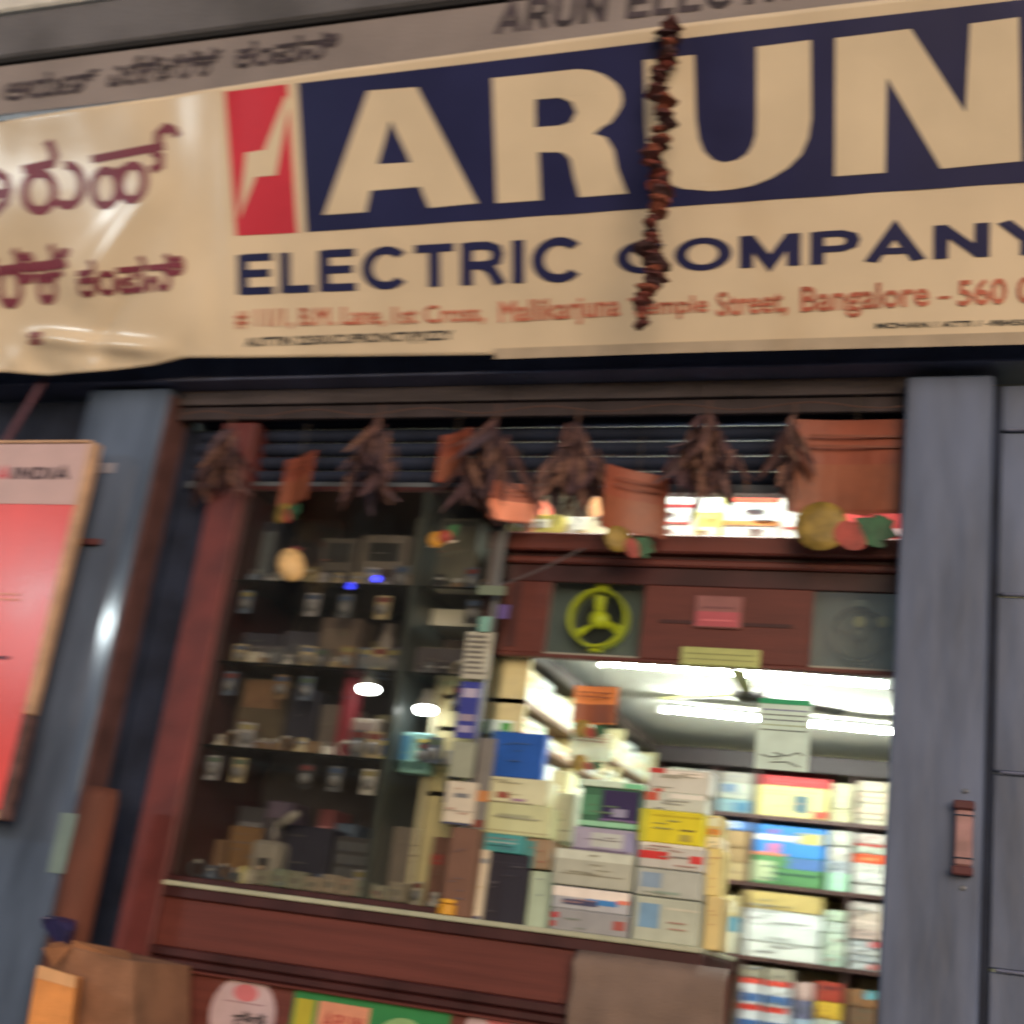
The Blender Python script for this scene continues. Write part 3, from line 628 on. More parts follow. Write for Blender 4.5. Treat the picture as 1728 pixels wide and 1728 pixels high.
# row 2
cbox(372, 1008, 500, 1050, 2, (92, 90, 98), 'long grey switch box at the left of the second case shelf', [(.1, .2, .5, .7, (70, 66, 76)), (.7, .2, .9, .6, (150, 146, 142))])
cbox(380, 1055, 470, 1118, 2, (52, 52, 68), 'dark slate box at the left of the second case shelf', ())
cbox(478, 1050, 535, 1120, 2, (66, 66, 80), 'small slate grey box in the middle of the second case shelf', [(.2, .3, .8, .7, (80, 82, 92))])
cbox(540, 1025, 605, 1122, 2, (98, 86, 82), 'brown grey packet with a pale label on the second case shelf', [(.1, .45, .8, .8, (112, 100, 92))])
cbox(692, 1010, 792, 1064, 2, (128, 124, 114), 'pale grey instrument box at the right of the second case shelf', [(.3, .62, .6, .84, (70, 66, 64))], .24)
cbox(692, 1070, 790, 1122, 2, (74, 70, 78), 'dark grey box below the pale one on the second case shelf', [(.0, .2, 1, .26, (100, 98, 104))], .22)
# row 1
cbox(345, 1160, 385, 1215, 1, (96, 92, 88), 'small grey stacked pack at the left of the third case shelf', [(.1, .45, .9, .52, (50, 50, 54))])
cbox(400, 1135, 480, 1262, 1, (86, 76, 62), 'olive brown jar box on the third case shelf', [(.1, .6, .9, .98, (124, 96, 74)), (.1, .02, .86, .16, (128, 124, 148))])
cbox(485, 1140, 535, 1255, 1, (38, 38, 54), 'black box beside the olive jar box on the third case shelf')
cbox(540, 1165, 590, 1258, 1, (96, 88, 84), 'grey brown carton near the lit bulbs on the third case shelf', [(.1, .1, .9, .3, (120, 114, 104))])
cbox(592, 1190, 640, 1265, 1, (142, 134, 124), 'pale cream pack under the left lit bulb on the third case shelf', [(.1, .5, .8, .9, (118, 104, 100))])
cbox(642, 1238, 672, 1278, 1, (56, 96, 156), 'blue and yellow lamp pack on the third case shelf', [(.1, .7, .9, .9, (200, 196, 110)), (.1, .1, .9, .3, (196, 190, 110))], .2, .06)
cbox(676, 1236, 725, 1305, 0, (150, 210, 215), 'cyan lamp pack with yellow dashes below the right lit bulb', [(.55, .75, .9, .85, (220, 210, 120)), (.55, .45, .9, .55, (220, 210, 120)), (.0, .3, .3, .9, (70, 140, 190))], .2, .06).location.z += (at(700, 1305, .2).z - SHZ[0])
cbox(728, 1170, 752, 1300, 1, (136, 124, 96), 'tall narrow tan carton at the right end of the third case shelf')
# row 0
cbox(330, 1325, 392, 1395, 0, (118, 92, 70), 'dull orange brown carton at the left of the bottom case shelf', [(.1, .1, .6, .5, (96, 88, 80))], .34)
cbox(395, 1322, 478, 1420, 0, (128, 98, 66), 'golden brown carton behind the grey mixer on the bottom case shelf', (), .38)
cbox(465, 1360, 560, 1470, 0, (36, 36, 56), 'large black box beside the grey mixer on the bottom case shelf')
cbox(565, 1378, 645, 1480, 0, (58, 56, 60), 'dark tray of small square switches on the bottom case shelf', [(.08 + .23 * i, .1 + .22 * j, .24 + .23 * i, .25 + .22 * j, (84, 88, 94)) for i in range(4) for j in range(4)])
cbox(625, 1325, 690, 1420, 0, (124, 80, 58), 'rust brown box on the bottom case shelf under the cyan pack', [(.1, .5, .9, .9, (108, 76, 60))], .38)
cbox(660, 1370, 722, 1500, 0, (112, 104, 98), 'light grey tall box near the right end of the bottom case shelf')
cbox(725, 1400, 760, 1520, 0, (116, 78, 66), 'reddish brown upright carton at the case corner', [(.0, .6, .6, .75, (150, 56, 50))], .2, .1)
# dim stock standing behind the front goods
rc = random.Random(21); cn = ('slate grey', 'brown grey', 'dull olive', 'dusky purple', 'smoky blue', 'dull tan', 'charcoal', 'faded maroon')
cc = ((104, 106, 116), (134, 114, 104), (124, 118, 90), (98, 88, 112), (84, 102, 128), (160, 134, 104), (62, 62, 70), (124, 70, 76))
for row, rn in ((3, 'top'), (2, 'second'), (1, 'third'), (0, 'bottom')):
    x = XC0 + .03; k = 0
    while x < XC1 - .12:
        w_ = rc.uniform(.06, .13); i = rc.randrange(8); hgt = rc.uniform(.09, .2) if row else rc.uniform(.16, .33)
        if x < -1.98 < x + w_ + .01: x = -1.965; continue
        carton('%s carton at the back of the %s case shelf, %s from the left' % (cn[i], rn, ORD[k]), x, x + w_, .42, .54, SHZ[row] + .0005, SHZ[row] + hgt, cc[i], 'stock at the back of the display case', [(.1, .5, .9, .8, tuple(min(255, v + 50) for v in cc[i]))], yaw=rc.uniform(-4, 4))
        x += w_ + rc.uniform(.006, .03); k += 1
# small electrical fittings on and under the glass shelves
def fit_switch(t, c, rf):
    MB().box(-.028, .028, -.004, .004, 0, .056).build('plate', plast(c), t, .002, org=(0, 0, 0))
    for x in (-.012, .012): MB().box(x - .008, x + .008, -.009, -.0045, .014, .042).build('rocker', plast(tuple(min(255, v + 20) for v in c)), t, .001, org=(0, 0, 0))
def fit_holder(t, c, rf):
    MB().lathe((0, 0, 0), (0, 0, 1), [(0, 0), (.024, 0), (.026, .01), (.016, .022), (.015, .05), (0, .052)], 14).build('holder_body', plast(c), t, smooth=True, org=(0, 0, 0))
    MB().lathe((0, 0, .0), (0, 0, 1), [(.0165, .03), (.018, .034), (.0165, .038)], 14).build('collar', M_steel, t, smooth=True, org=(0, 0, 0))
def fit_pack(t, c, rf):
    MB().box(-.026, .026, 0, .002, 0, .085).build('backing_card', card(c), t, org=(0, 0, 0))
    MB().lathe((0, 0, .034), (0, -1, 0), [(.019, 0), (.018, .012), (.008, .02), (0, .021)], 12).build('blister', plast((120, 122, 128)), t, smooth=True, org=(0, 0, 0))
    MB().box(-.022, .022, -.0012, -.0002, .062, .078).build('printed_panel', card(rf.choice(((110, 50, 50), (56, 76, 110), (130, 122, 80), (76, 96, 84)))), t, org=(0, 0, 0))
def fit_coil(t, c, rf):
    m = MB(); pts = []
    for j in range(5):
        m.tube([(.026 * math.cos(a_ * math.pi / 8), .004 * j - .008, .03 + .026 * math.sin(a_ * math.pi / 8)) for a_ in range(17)], .003, 5, caps=False)
    m.build('wound_wire', plast(c), t, smooth=True, org=(0, 0, 0)); MB().box(-.005, .005, -.012, .012, .05, .062).build('tie', plast((190, 190, 186)), t, org=(0, 0, 0))
def fit_plug(t, c, rf):
    MB().box(-.02, .02, -.015, .015, 0, .034).build('plug_body', plast(c), t, .005, org=(0, 0, 0))
    for x in (-.009, .009): MB().tube([(x, 0, .034), (x, 0, .052)], .003, 6).build('pin', M_steel, t, org=(0, 0, 0))
kinds = (('switch_plate', 'switch plate', fit_switch), ('bulb_holder', 'bulb holder', fit_holder), ('blister_pack', 'blister pack', fit_pack), ('wire_coil', 'coil of wire', fit_coil), ('plug', 'plug', fit_plug))
fc = (('silver grey', (142, 142, 150)), ('off white', (176, 172, 162)), ('cream', (160, 148, 120)), ('black', (44, 44, 50)), ('blue grey', (84, 96, 118)), ('tan', (120, 98, 76)), ('white', (172, 172, 170)), ('slate', (88, 92, 100)))
rf = random.Random(5)
for row, rn in ((3, 'top'), (2, 'second'), (1, 'third'), (0, 'bottom')):
    x = XC0 + .05; k = 0
    while x < XC1 - .06:
        nm, kn, fn = rf.choice(kinds); cn_, c_ = rf.choice(fc)
        if abs(x + 1.982) > .035:
            t = thing(nm, '%s %s, %s from the left in the front row, %s case shelf' % (cn_, kn, ('%s' % ORD[k]) if k < len(ORD) else 'last', rn), kn, (x, .17 + rf.uniform(0, .03), SHZ[row] + .0006), 'small fittings in the display case')
            fn(t, c_, rf); t.rotation_euler.z = rf.uniform(-.4, .4); z_ = rf.uniform(.8, 1.15); t.scale = (z_, z_, z_); k += 1
        x += rf.uniform(.045, .07)
    if row < 3:
        x = XC0 + .06; k = 0; top_ = SHZ[row + 1] - .0085
        while x < XC1 - .05:
            cn_, c_ = rf.choice(fc)
            if abs(x + 1.982) > .04 and not (row == 1 and -2.25 < x < -2.0):
                t = thing('blister_pack', '%s blister pack hanging under a shelf, %s from the left, above the %s shelf' % (cn_, ORD[k], rn), 'blister pack', (x, .15, top_ - .11), 'blister packs hung from the case shelves')
                fit_pack(t, c_, rf); MB().tube([(0, .001, .085), (0, .001, .1097)], .0012, 4).build('thread', plast((90, 90, 90)), t, org=(0, 0, 0)); k += 1
            x += rf.uniform(.09, .34)
# small white boxes along the sill
for i in range(9):
    x0 = 428 + i * 29; X0, X1, *_ = pbox(x0, 1470, x0 + 26, 1500, .14, .05)
    carton('small off white box, %s from the left in the case sill row' % ORD[i], X0, X1, .135, .185, ZL + .0225, ZL + .0225 + random.uniform(.045, .062), (142 + random.randint(-14, 14), 138, 124), 'small white boxes along the case sill', [(.2, .3, .8, .6, (116, 112, 104))])
# grey mixer/kettle like appliance on the bottom shelf
c = at(445, 1460, .2); zs0 = SHZ[0]
mx_ = thing('table_mixer', 'grey white table appliance with a dark window on the bottom case shelf', 'appliance', (c.x, .22, zs0))
MB().box(c.x - .055, c.x + .05, .19, .28, zs0, zs0 + .15).build('body', mat('grey white plastic', lin((150, 146, 140)), .4), mx_, .014)
MB().box(c.x - .018, c.x + .02, .186, .19, zs0 + .03, zs0 + .09).build('window', plast((60, 56, 58)), mx_)
MB().lathe((c.x, .235, zs0 + .15), (0, 0, 1), [(.036, 0), (.04, .03), (.03, .06), (.034, .075), (0, .08)], 14).build('jar', plast((70, 66, 72)), mx_, smooth=True)
MB().tube([(c.x + .03, .2, zs0 + .2), (c.x + .08, .19, zs0 + .235), (c.x + .1, .19, zs0 + .25)], [.014, .018, .012], 8).build('spout', plast((150, 148, 144)), mx_, smooth=True)
MB().lathe((c.x - .075, .21, zs0), (0, 0, 1), [(.018, 0), (.02, .04), (.014, .055), (0, .06)], 10).build('knob', plast((190, 184, 130)), mx_, smooth=True)
# lit bulbs in the case
for (px, py, lab, col) in ((622, 1161, 'lit white LED bulb beside a red box in the display case', (200, 60, 60)), (718, 1196, 'lit white LED bulb above the cyan pack in the display case', (90, 96, 110))):
    c = at(px, py, .2); t = thing('led_bulb', lab, 'bulb', tuple(c))
    MB().lathe(c, (.15, -.3, -1), [(.032, 0), (.034, .004), (.03, .012), (.016, .019), (0, .021)], 18).build('glowing_dome', mat('lit bulb dome', (.9, .9, .85), .4, bump=0, emit=((1, 1, .96), 22)), t, smooth=True)
    MB().lathe(c + Vector((0, 0, .001)), (-.15, .3, 1), [(.032, 0), (.028, .02), (.016, .045), (.013, .07), (0, .072)], 16).build('heat_sink', plast((150, 150, 150)), t, smooth=True)
    MB().tube([c + Vector((-.012, .02, .065)), Vector((c.x - .012, .25, SHZ[2] - .009))], .0015, 5).build('wire', plast((40, 40, 40)), t)
c = at(592, 1165, .24); Z0 = SHZ[1]
carton('dark red lamp box beside the left lit bulb in the display case', c.x - .03, c.x + .02, .24, .3, Z0 + .0005, c.z + .05, (120, 34, 46))
for (px, py, nm) in ((592, 989, 'left'), (636, 977, 'right')):
    c = at(px, py, .17); t = thing('indicator_light', 'tiny glowing blue LED on a strip in the display case, the %s of two' % nm, 'light', tuple(c))
    MB().lathe(c, (0, -1, 0), [(.013, 0), (.013, .003), (.008, .006), (0, .007)], 10).build('lens', mat('blue LED', (.05, .05, .8), .3, bump=0, emit=((.05, .06, 1), 3.5)), t, smooth=True)
    MB().box(c.x - .03, c.x + .03, c.y + .001, c.y + .012, c.z - .008, c.z + .008).build('housing', plast((70, 74, 80)), t, .002)
# a white tubular bottle and blue pack
c = at(652, 1060, .25); t = thing('spray_can', 'pale grey can with a blue base on the second case shelf', 'can', (c.x, .27, SHZ[2]))
MB().lathe((c.x, .27, SHZ[2]), (0, 0, 1), [(0, .0), (.028, 0), (.028, .075)], 16).build('blue_base', plast((46, 82, 128)), t, smooth=True)
MB().lathe((c.x, .27, SHZ[2] + .0755), (0, 0, 1), [(.027, 0), (.027, .06), (.016, .085), (.016, .12), (0, .121)], 16).build('can_body', plast((132, 126, 124)), t, smooth=True)

# ---- product cards hanging on the case corner
def cardhang(x0, y0, x1, y1, Y, c, label, prints=(), name='hanging_card', cat='card'):
    X0, X1, Ya, Yb, Z0, Z1 = pbox(x0, y0, x1, y1, Y, .006); return carton(label, X0, X1, Ya, Yb, Z0, Z1, c, None, prints, name=name, cat=cat, bev=.001)
lines = [(.08, .1 + .11 * k, random.uniform(.7, .92), .15 + .11 * k, (110, 108, 104)) for k in range(8)]
cardhang(783, 1066, 828, 1146, .09, (176, 176, 164), 'grey paper with lines of print at the case corner', lines, 'price_sheet', 'paper')
cardhang(772, 1150, 806, 1246, .085, (52, 60, 148), 'dark blue blister strip with pale packs at the case corner', [(.15, .72, .9, .88, (176, 170, 196)), (.1, .3, .9, .42, (150, 140, 160)), (.15, .1, .85, .22, (160, 156, 190))])
cardhang(760, 1252, 800, 1312, .09, (150, 156, 140), 'pale green grey card under the blue strip')
carton('narrow white carton standing in the stack at the case corner', *pbox(750, 1318, 800, 1392, .1, .08), (206, 198, 182), None, [(.3, .62, .8, .72, (120, 124, 130)), (.0, .3, 1, .32, (150, 140, 130)), (0, 0, 1, .05, (60, 66, 92))])
carton('rust brown carton under the narrow white one at the case corner', *pbox(752, 1396, 800, 1540, .1, .08, ZL + .0005), (116, 84, 70))
cardhang(800, 1245, 828, 1400, .12, (120, 118, 116), 'dull grey strip between the case corner and the blue box', [(.3, .3, 1, .42, (190, 130, 80)), (.2, .02, .9, .1, (120, 60, 50))])
cardhang(826, 890, 848, 1000, .12, (120, 114, 118), 'grey lilac plastic strip hanging beside the fascia')
cardhang(806, 988, 852, 1004, .06, (110, 124, 108), 'small green grey shelf talker on the case corner')
cardhang(808, 1040, 826, 1066, .08, (120, 170, 160), 'pale teal tag above the grey paper at the case corner')
cardhang(840, 1020, 858, 1044, .1, (94, 76, 140), 'small violet tag on the mahogany panel')

# ------------------------------------------------------------------ fascia and loft
YF = .2
zf0 = at(1200, 1124, YF).z; zf1 = at(1152, 908, YF).z
XF0 = at(812, 1040, YF).x; XF1 = -.30
fa_ = thing('fascia', 'mahogany fascia with moulded ledge above the doorway', 'fascia', (-1, YF, zf0))
xg0, xg1 = at(925, 1045, YF).x, at(1082, 1050, YF).x; gz0, gz1 = at(1005, 1104, YF).z, at(1005, 990, YF).z
xh0 = at(1370, 1065, YF).x
zp = gz1 + .012
MB().box(XF0, xg0 - .002, YF, YF + .02, zf0 + .014, zp).build('wood_panel', M_wood, fa_, .002)
MB().box(xg1 + .002, xh0 - .002, YF, YF + .02, zf0 + .014, zp).build('wood_panel', M_wood, fa_, .002)
MB().box(XF0, XF1, YF, YF + .02, zp + .001, zp + .06).build('frieze', M_wdark, fa_, .002)
MB().box(XF0, XF1, YF - .018, YF + .02, zp + .0605, zp + .085).build('moulding', M_woodh, fa_, .006)
MB().box(XF0, XF1, YF - .002, YF + .02, zp + .0855, zp + .1).build('moulding', M_wdark, fa_, .002)
MB().box(XF0, XF1, YF - .04, YF + .8, zp + .1005, zf1).build('loft_ledge', M_woodh, fa_, .006)
MB().box(XF0, XF1, YF - .004, YF + .03, zf0, zf0 + .0135).build('bottom_rail', M_wood, fa_, .003)
MB().box(XF0 + .1, XF0 + .13, YF - .003, YF + .003, zf0 + .03, zp - .002).build('stile', M_wdark, fa_, .002)
cz = (gz0 + gz1) / 2
MB().box(xg1 + .06, xh0 - .06, YF - .003, YF, cz + .0, cz + .012).build('groove', M_wdark, fa_)
M_wg = mat('grey window backing', lin((98, 104, 112)), .6, var=.15, scale=7)
for (a, b, nm) in ((xg0, xg1, 0), (xh0, XF1, 1)):
    MB().box(a - .09, b + .04, YF + .075, YF + .08, gz0 - .0, gz1 + .05).build('window_backing', M_wg, fa_)
    MB().box(a, b, YF + .006, YF + .009, gz0, gz1 + .01).build('window_pane', glass_mat('fan window glass', haze=.012 if nm == 0 else .16), fa_)
    MB().box(a, b, YF - .002, YF + .012, gz0 - .008, gz0 - .0005).build('window_rail', mat('pale window rail', lin((150, 150, 140)), .5), fa_)
# yellow exhaust fan in the left window, grey one in the right
def wallfan(cx, czz, r, m1, m2, label, tilt=0):
    Yf = YF + .05; t = thing('exhaust_fan', label, 'fan', (cx, Yf, czz))
    s = MB(); seg = 40; v0 = []
    for k in range(seg):
        a = 2 * math.pi * k / seg
        for (rr, yy) in ((r, -.038), (r, .018), (r * .93, .018), (r * .93, -.038)): s.v.append(Vector((cx + rr * math.cos(a), Yf + yy, czz + rr * math.sin(a))))
    for k in range(seg):
        for j in range(4): a, b = k * 4 + j, k * 4 + (j + 1) % 4; c_, d_ = ((k + 1) % seg) * 4 + (j + 1) % 4, ((k + 1) % seg) * 4 + j; s.f.append([a, b, c_, d_]); s.m.append(0)
    s.build('ring', m1, t, smooth=True)
    MB().lathe((cx, Yf + .0, czz), (0, -1, 0), [(.3 * r, -.012), (.3 * r, .012), (.22 * r, .02), (0, .022)], 18).build('hub', m1, t, smooth=True)
    for k in range(3):
        a0 = math.radians(100 + 120 * k + tilt); b_ = MB(); pts = []
        for (rr, da, yy) in ((.2, -.42, .008), (.55, -.3, .01), (.86, -.3, .012), (.9, .08, -.006), (.55, .16, -.01), (.2, .42, -.008)):
            pts.append((cx + rr * r * math.cos(a0 + da), Yf + yy, czz + rr * r * math.sin(a0 + da)))
        b_.prism(pts, (0, .003, 0)); b_.build('blade', m1, t)
    MB().lathe((cx, Yf + .02, czz), (0, 1, 0), [(r * .82, 0), (r * .8, .002), (0, .003)], 24).build('motor_shadow_plate', m2, t, smooth=False)
    MB().box(cx - .02, cx + .02, Yf - .02, Yf + .01, czz + r + .001, czz + r + .02).build('top_clip', m1, t, .003)
    MB().box(cx - .02, cx + .02, Yf - .02, Yf + .01, czz - r - .012, czz - r - .001).build('bottom_clip', m1, t, .003)
c = at(1012, 1046, YF + .05)
wallfan(c.x, c.z, .100, plast((228, 228, 50)), plast((34, 34, 38)), 'yellow exhaust fan behind glass in the mahogany fascia', 0)
c = at(1450, 1070, YF + .05)
wallfan(c.x, c.z, .085, plast((96, 102, 106)), plast((86, 92, 96)), 'grey exhaust fan behind glass beside the right pillar', 62)
for (px, py) in ((1450, 1050), (1490, 1050)):
    q = at(px, py, YF + .016); nm = 'left' if px == 1450 else 'right'
    tag(MB().lathe(q, (0, -1, 0), [(.018, 0), (.018, .006), (0, .007)], 14).build('round_knob', plast((166, 154, 110)), org=tuple(q)), 'pale tan knob in front of the grey exhaust fan, the %s one' % nm, 'knob')
carton('pink and grey sticker card on the middle of the mahogany fascia', *pbox(1172, 1005, 1252, 1060, YF - .012, .008), (140, 92, 92), None, [(.05, .05, .95, .5, (176, 84, 96)), (.15, .6, .85, .66, (120, 76, 80)), (.15, .2, .85, .26, (206, 110, 120))], name='sticker_card', cat='card', yaw=0)
carton('pale yellow green name plate at the bottom of the fascia', *pbox(1148, 1093, 1282, 1124, YF - .014, .01), (176, 184, 118), None, [(.06, .3, .94, .36, (140, 146, 96)), (.06, .6, .94, .66, (140, 146, 96))], name='name_plate', cat='plate', yaw=0)

# loft goods
zl_ = zf1 + .001
lf = [ # x0,x1,ytop, colour, label, prints, name
 (862, 905, 835, (210, 110, 90), 'coral pink packet at the left end of the loft shelf', [(.2, .1, .8, .5, (255, 200, 180))]),
 (893, 950, 868, (196, 180, 90), 'yellow gold low box on the loft shelf left of the leaves', [(.1, .6, .6, .85, (240, 236, 220))]),
 (955, 992, 872, (226, 222, 206), 'white low box between the leaf bunches on the loft shelf', [(.5, .1, .9, .6, (210, 190, 120))]),
 (993, 1040, 838, (226, 160, 110), 'peach coloured carton with white side on the loft shelf', [(.0, .0, .8, .6, (236, 226, 190))]),
 (1100, 1172, 836, (226, 226, 220), 'white carton with red line at the middle of the loft shelf', [(0, .78, 1, .84, (170, 50, 50)), (0, .48, .9, .52, (190, 80, 70))]),
 (1174, 1218, 834, (206, 196, 110), 'white and mustard tall carton on the loft shelf', [(.1, .68, .9, .98, (230, 234, 226)), (.15, .08, .85, .42, (232, 230, 210))]),
 (1222, 1314, 838, (226, 230, 222), 'wide white carton with orange bands on the loft shelf', [(0, .9, 1, .99, (206, 80, 50)), (0, .48, 1, .56, (220, 150, 80)), (0, 0, 1, .05, (214, 150, 90))]),
 (1318, 1420, 838, (226, 226, 218), 'white carton with scattered red marks on the loft shelf', [(.05, .42, .3, .46, (190, 90, 70)), (.6, .62, .95, .66, (190, 70, 60)), (.3, .3, .5, .34, (200, 110, 90))]),
 (1424, 1520, 850, (206, 62, 56), 'red and white striped packet beside the right pillar on the loft', [(.1, .82, 1, .97, (240, 220, 214)), (.0, .38, 1, .52, (240, 206, 200))])]
for (x0, x1, yt, c_, lab, pr) in lf:
    X0, X1, Ya, Yb, Z0, Z1 = pbox(x0, yt, x1, 910, YF + .14, .16); carton(lab, X0, X1, Ya, Yb, zl_, Z1, c_, 'goods on the loft shelf', pr)
# loft tube light (out of sight behind the shutter, it lights the loft goods)
def tube_light(name, label, a, b, strength, up=Vector((0, 0, 1)), col=(.93, 1, .9)):
    a, b = Vector(a), Vector(b); t = thing(name, label, 'tube light', tuple(a)); d_ = (b - a).normalized()
    MB().tube([a + d_ * .02, b - d_ * .02], .009, 12).build('glass_tube', mat('lit fluorescent tube', (.9, .95, .9), .4, bump=0, emit=(col, strength)), t, smooth=True)
    s = Vector((0, .022, 0))
    q = [a - s + up * .014, b - s + up * .014, b + s + up * .014, a + s + up * .014]
    MB().prism(q, up * .012).build('batten', mat('grey batten enamel', (.25, .25, .24), .5), t)
    for e in (a, b): MB().box(e.x - .012, e.x + .012, e.y - .014, e.y + .014, e.z - .016, e.z + .02).build('end_cap', M_white, t, .002)
    return t
tube_light('tube_light', 'hidden fluorescent tube lighting the boxes on the loft shelf', (-1.55, YF + .06, 3.40), (-.5, YF + .06, 3.40), 330)
ZCE = 2.64
a, b = at(1010, 1119, .6), at(1475, 1156, .6)
c0_, c1_ = atP(1012, 1119, Vector((0, 0, ZCE - .055)), Vector((0, 0, 1))), atP(1475, 1156, Vector((0, 0, ZCE - .055)), Vector((0, 0, 1)))
ym = (c0_.y + c1_.y) / 2
tube_light('tube_light', 'long lit fluorescent tube on the ceiling just behind the fascia', (c0_.x, c0_.y, ZCE - .055), (c1_.x + .05, c1_.y, ZCE - .055), 190)
c0_, c1_ = atP(1118, 1198, Vector((0, 0, ZCE - .055)), Vector((0, 0, 1))), atP(1500, 1237, Vector((0, 0, ZCE - .055)), Vector((0, 0, 1)))
tube_light('tube_light', 'second lit fluorescent tube deeper in the shop behind the paper notice', (c0_.x, c0_.y, ZCE - .055), (c1_.x + .1, c1_.y, ZCE - .055), 190)
# ceiling fan
c = atP(1262, 1180, Vector((0, 0, ZCE - .12)), Vector((0, 0, 1)))
cf = thing('ceiling_fan', 'dark ceiling fan with pale blades behind the paper notice', 'fan', (c.x, c.y, ZCE))
MB().tube([(c.x, c.y, ZCE - .001), (c.x, c.y, ZCE - .08)], .01, 8).build('rod', plast((40, 38, 38)), cf)
MB().lathe((c.x, c.y, ZCE - .13), (0, 0, 1), [(0, 0), (.045, .004), (.06, .02), (.055, .045), (.02, .06)], 18).build('motor', plast((46, 42, 42)), cf, smooth=True)
for k in range(3):
    a = math.radians(35 + 120 * k); d_ = Vector((math.cos(a), math.sin(a), 0)); s_ = Vector((-d_.y, d_.x, 0)); o_ = Vector((c.x, c.y, ZCE - .105))
    MB().prism([o_ + d_ * .05 - s_ * .02, o_ + d_ * .36 - s_ * .035 + Vector((0, 0, .004)), o_ + d_ * .36 + s_ * .03 - Vector((0, 0, .006)), o_ + d_ * .05 + s_ * .02], (0, 0, .004)).build('blade', plast((160, 160, 96)) if k else plast((60, 54, 52)), cf)

# ------------------------------------------------------------------ left wall shelving
XW = -1.573
za = [atX(875, 1174, XW), atX(915, 1195, XW)]; zA = sum(v.z for v in za) / 2
zb2 = [atX(921, 1267, XW), atX(1007, 1304, XW)]; zB = sum(v.z for v in zb2) / 2
ls = thing('wall_shelves', 'shelving full of white boxes on the left wall of the shop', 'shelves', (XW, .3, PZ))
Y0s, Y1s = .64, 2.38
MB().box(XW - .33, XW + .006, .26, 2.0, 2.535, 2.585).build('cornice', mat('dark brown cornice', lin((46, 34, 28)), .7, var=.2), ls, .004)
for z in (zA, zB, zB - (zA - zB), zB - 2 * (zA - zB)):
    MB().box(XW - .3, XW + .002, .26, Y1s, z - .02, z).build('shelf_board', mat('brown shelf edge', lin((112, 84, 62)), .6, var=.2), ls, .002)
MB().box(XW - .33, XW - .31, .26, 2.39, PZ, 2.53).build('back_panel', M_ply, ls)
for y in (.26, .85, 1.45, 1.985):
    MB().box(XW - .3, XW, y, y + .018, PZ, 2.534).build('upright', mat('pale upright', lin((206, 196, 150)), .6, var=.12), ls, .002)
def wbox(y0, y1, z0, z1, c, label, prints=(), inset=.01):
    o = MB().box(XW - .2, XW - inset, y0, y1, z0, z1).build('carton', card(c), bevel=.003, org=(XW - .1, (y0 + y1) / 2, z0))
    for k, (a, b, c_, d_, col) in enumerate(prints):
        MB().box(XW - inset - .001, XW - inset + .0008 + .0005 * k, y0 + (y1 - y0) * a, y0 + (y1 - y0) * c_, z0 + (z1 - z0) * b, z0 + (z1 - z0) * d_).build('printed_panel', card(col), o)
    o.rotation_euler.z = math.radians(random.uniform(-1, 1))
    return tag(o, label, 'box', 'white boxes on the left wall shelves')
rows = [('top', zA, 2.53), ('second', zB, zA - .02), ('third', zB - (zA - zB), zB - .02), ('lowest', zB - 2 * (zA - zB), zB - (zA - zB) - .02)]
tints = [(226, 232, 210), (214, 222, 206), (230, 228, 206), (206, 216, 200), (226, 214, 170), (222, 232, 228)]
for rn, z0, z1 in rows:
    for bay, (ya, yb) in enumerate(((.29, .84), (.875, 1.44), (1.475, 1.98))):
        y = ya; k = 0
        while y < yb - .06:
            w_ = min(random.uniform(.11, .17), yb - y); hmax = z1 - z0; nst = random.choice((1, 2, 2, 3)); hh = (hmax - random.uniform(.01, .05)) / nst; zz = z0 + .0005
            for j in range(nst):
                c_ = random.choice(tints); pr = []
                if random.random() < .55: pr.append((random.uniform(.1, .3), .3, random.uniform(.5, .9), .62, random.choice(((210, 150, 90), (120, 130, 120), (226, 180, 160), (90, 150, 120), (170, 120, 90), (140, 160, 150)))))
                wbox(y + .002, y + w_ - .004, zz, zz + hh - .002, c_, 'white carton, %s bay, %s from the door, %s up, %s left wall shelf' % (('near', 'middle', 'far')[bay], ORD[k], ORD[j], rn), pr, random.uniform(.008, .03))
                zz += hh
            y += w_; k += 1

# ------------------------------------------------------------------ back wall shelving
YBK = 2.0
R = [at(1192, 1366, YBK).z, at(1232, 1484, YBK).z, at(1212, 1606, YBK).z]; R = [R[0], R[1], R[2], R[2] - (R[0] - R[2]) / 2, R[2] - (R[0] - R[2])]
XB0, XB1 = XW + .003, .85
bs = thing('wall_shelves', 'shelving packed with product boxes across the back wall', 'shelves', (-.6, YBK, PZ))
MB().box(XB0, XB1, YBK - .01, 2.38, 2.50, 2.575).build('cornice', mat('dark brown cornice', lin((34, 22, 24)), .6, var=.2), bs, .004)
for z in R: MB().box(XB0, XB1, YBK, 2.38, z - .018, z).build('shelf_board', M_shelf, bs, .002)
M_up = mat('tan upright', lin((190, 160, 104)), .6, var=.15)
def bx_(px, py=1400): return at(px, py, YBK).x
cols = [(1112, 1200), (1202, 1266), (1272, 1396), (1399, 1437), (1441, 1497), (1500, 1570), (1575, 1650)]
ux = [bx_(1200), bx_(1268), bx_(1439)]
for x in (XB0 + .002, bx_(1201), bx_(1269), bx_(1439), bx_(1560), .84):
    MB().box(x - .006, x + .006, YBK + .004, 2.37, PZ, 2.499).build('upright', M_shelf, bs, .001)
MB().box(XB0, XB1, 2.38, 2.395, PZ, 2.5).build('back_panel', M_ply, bs)
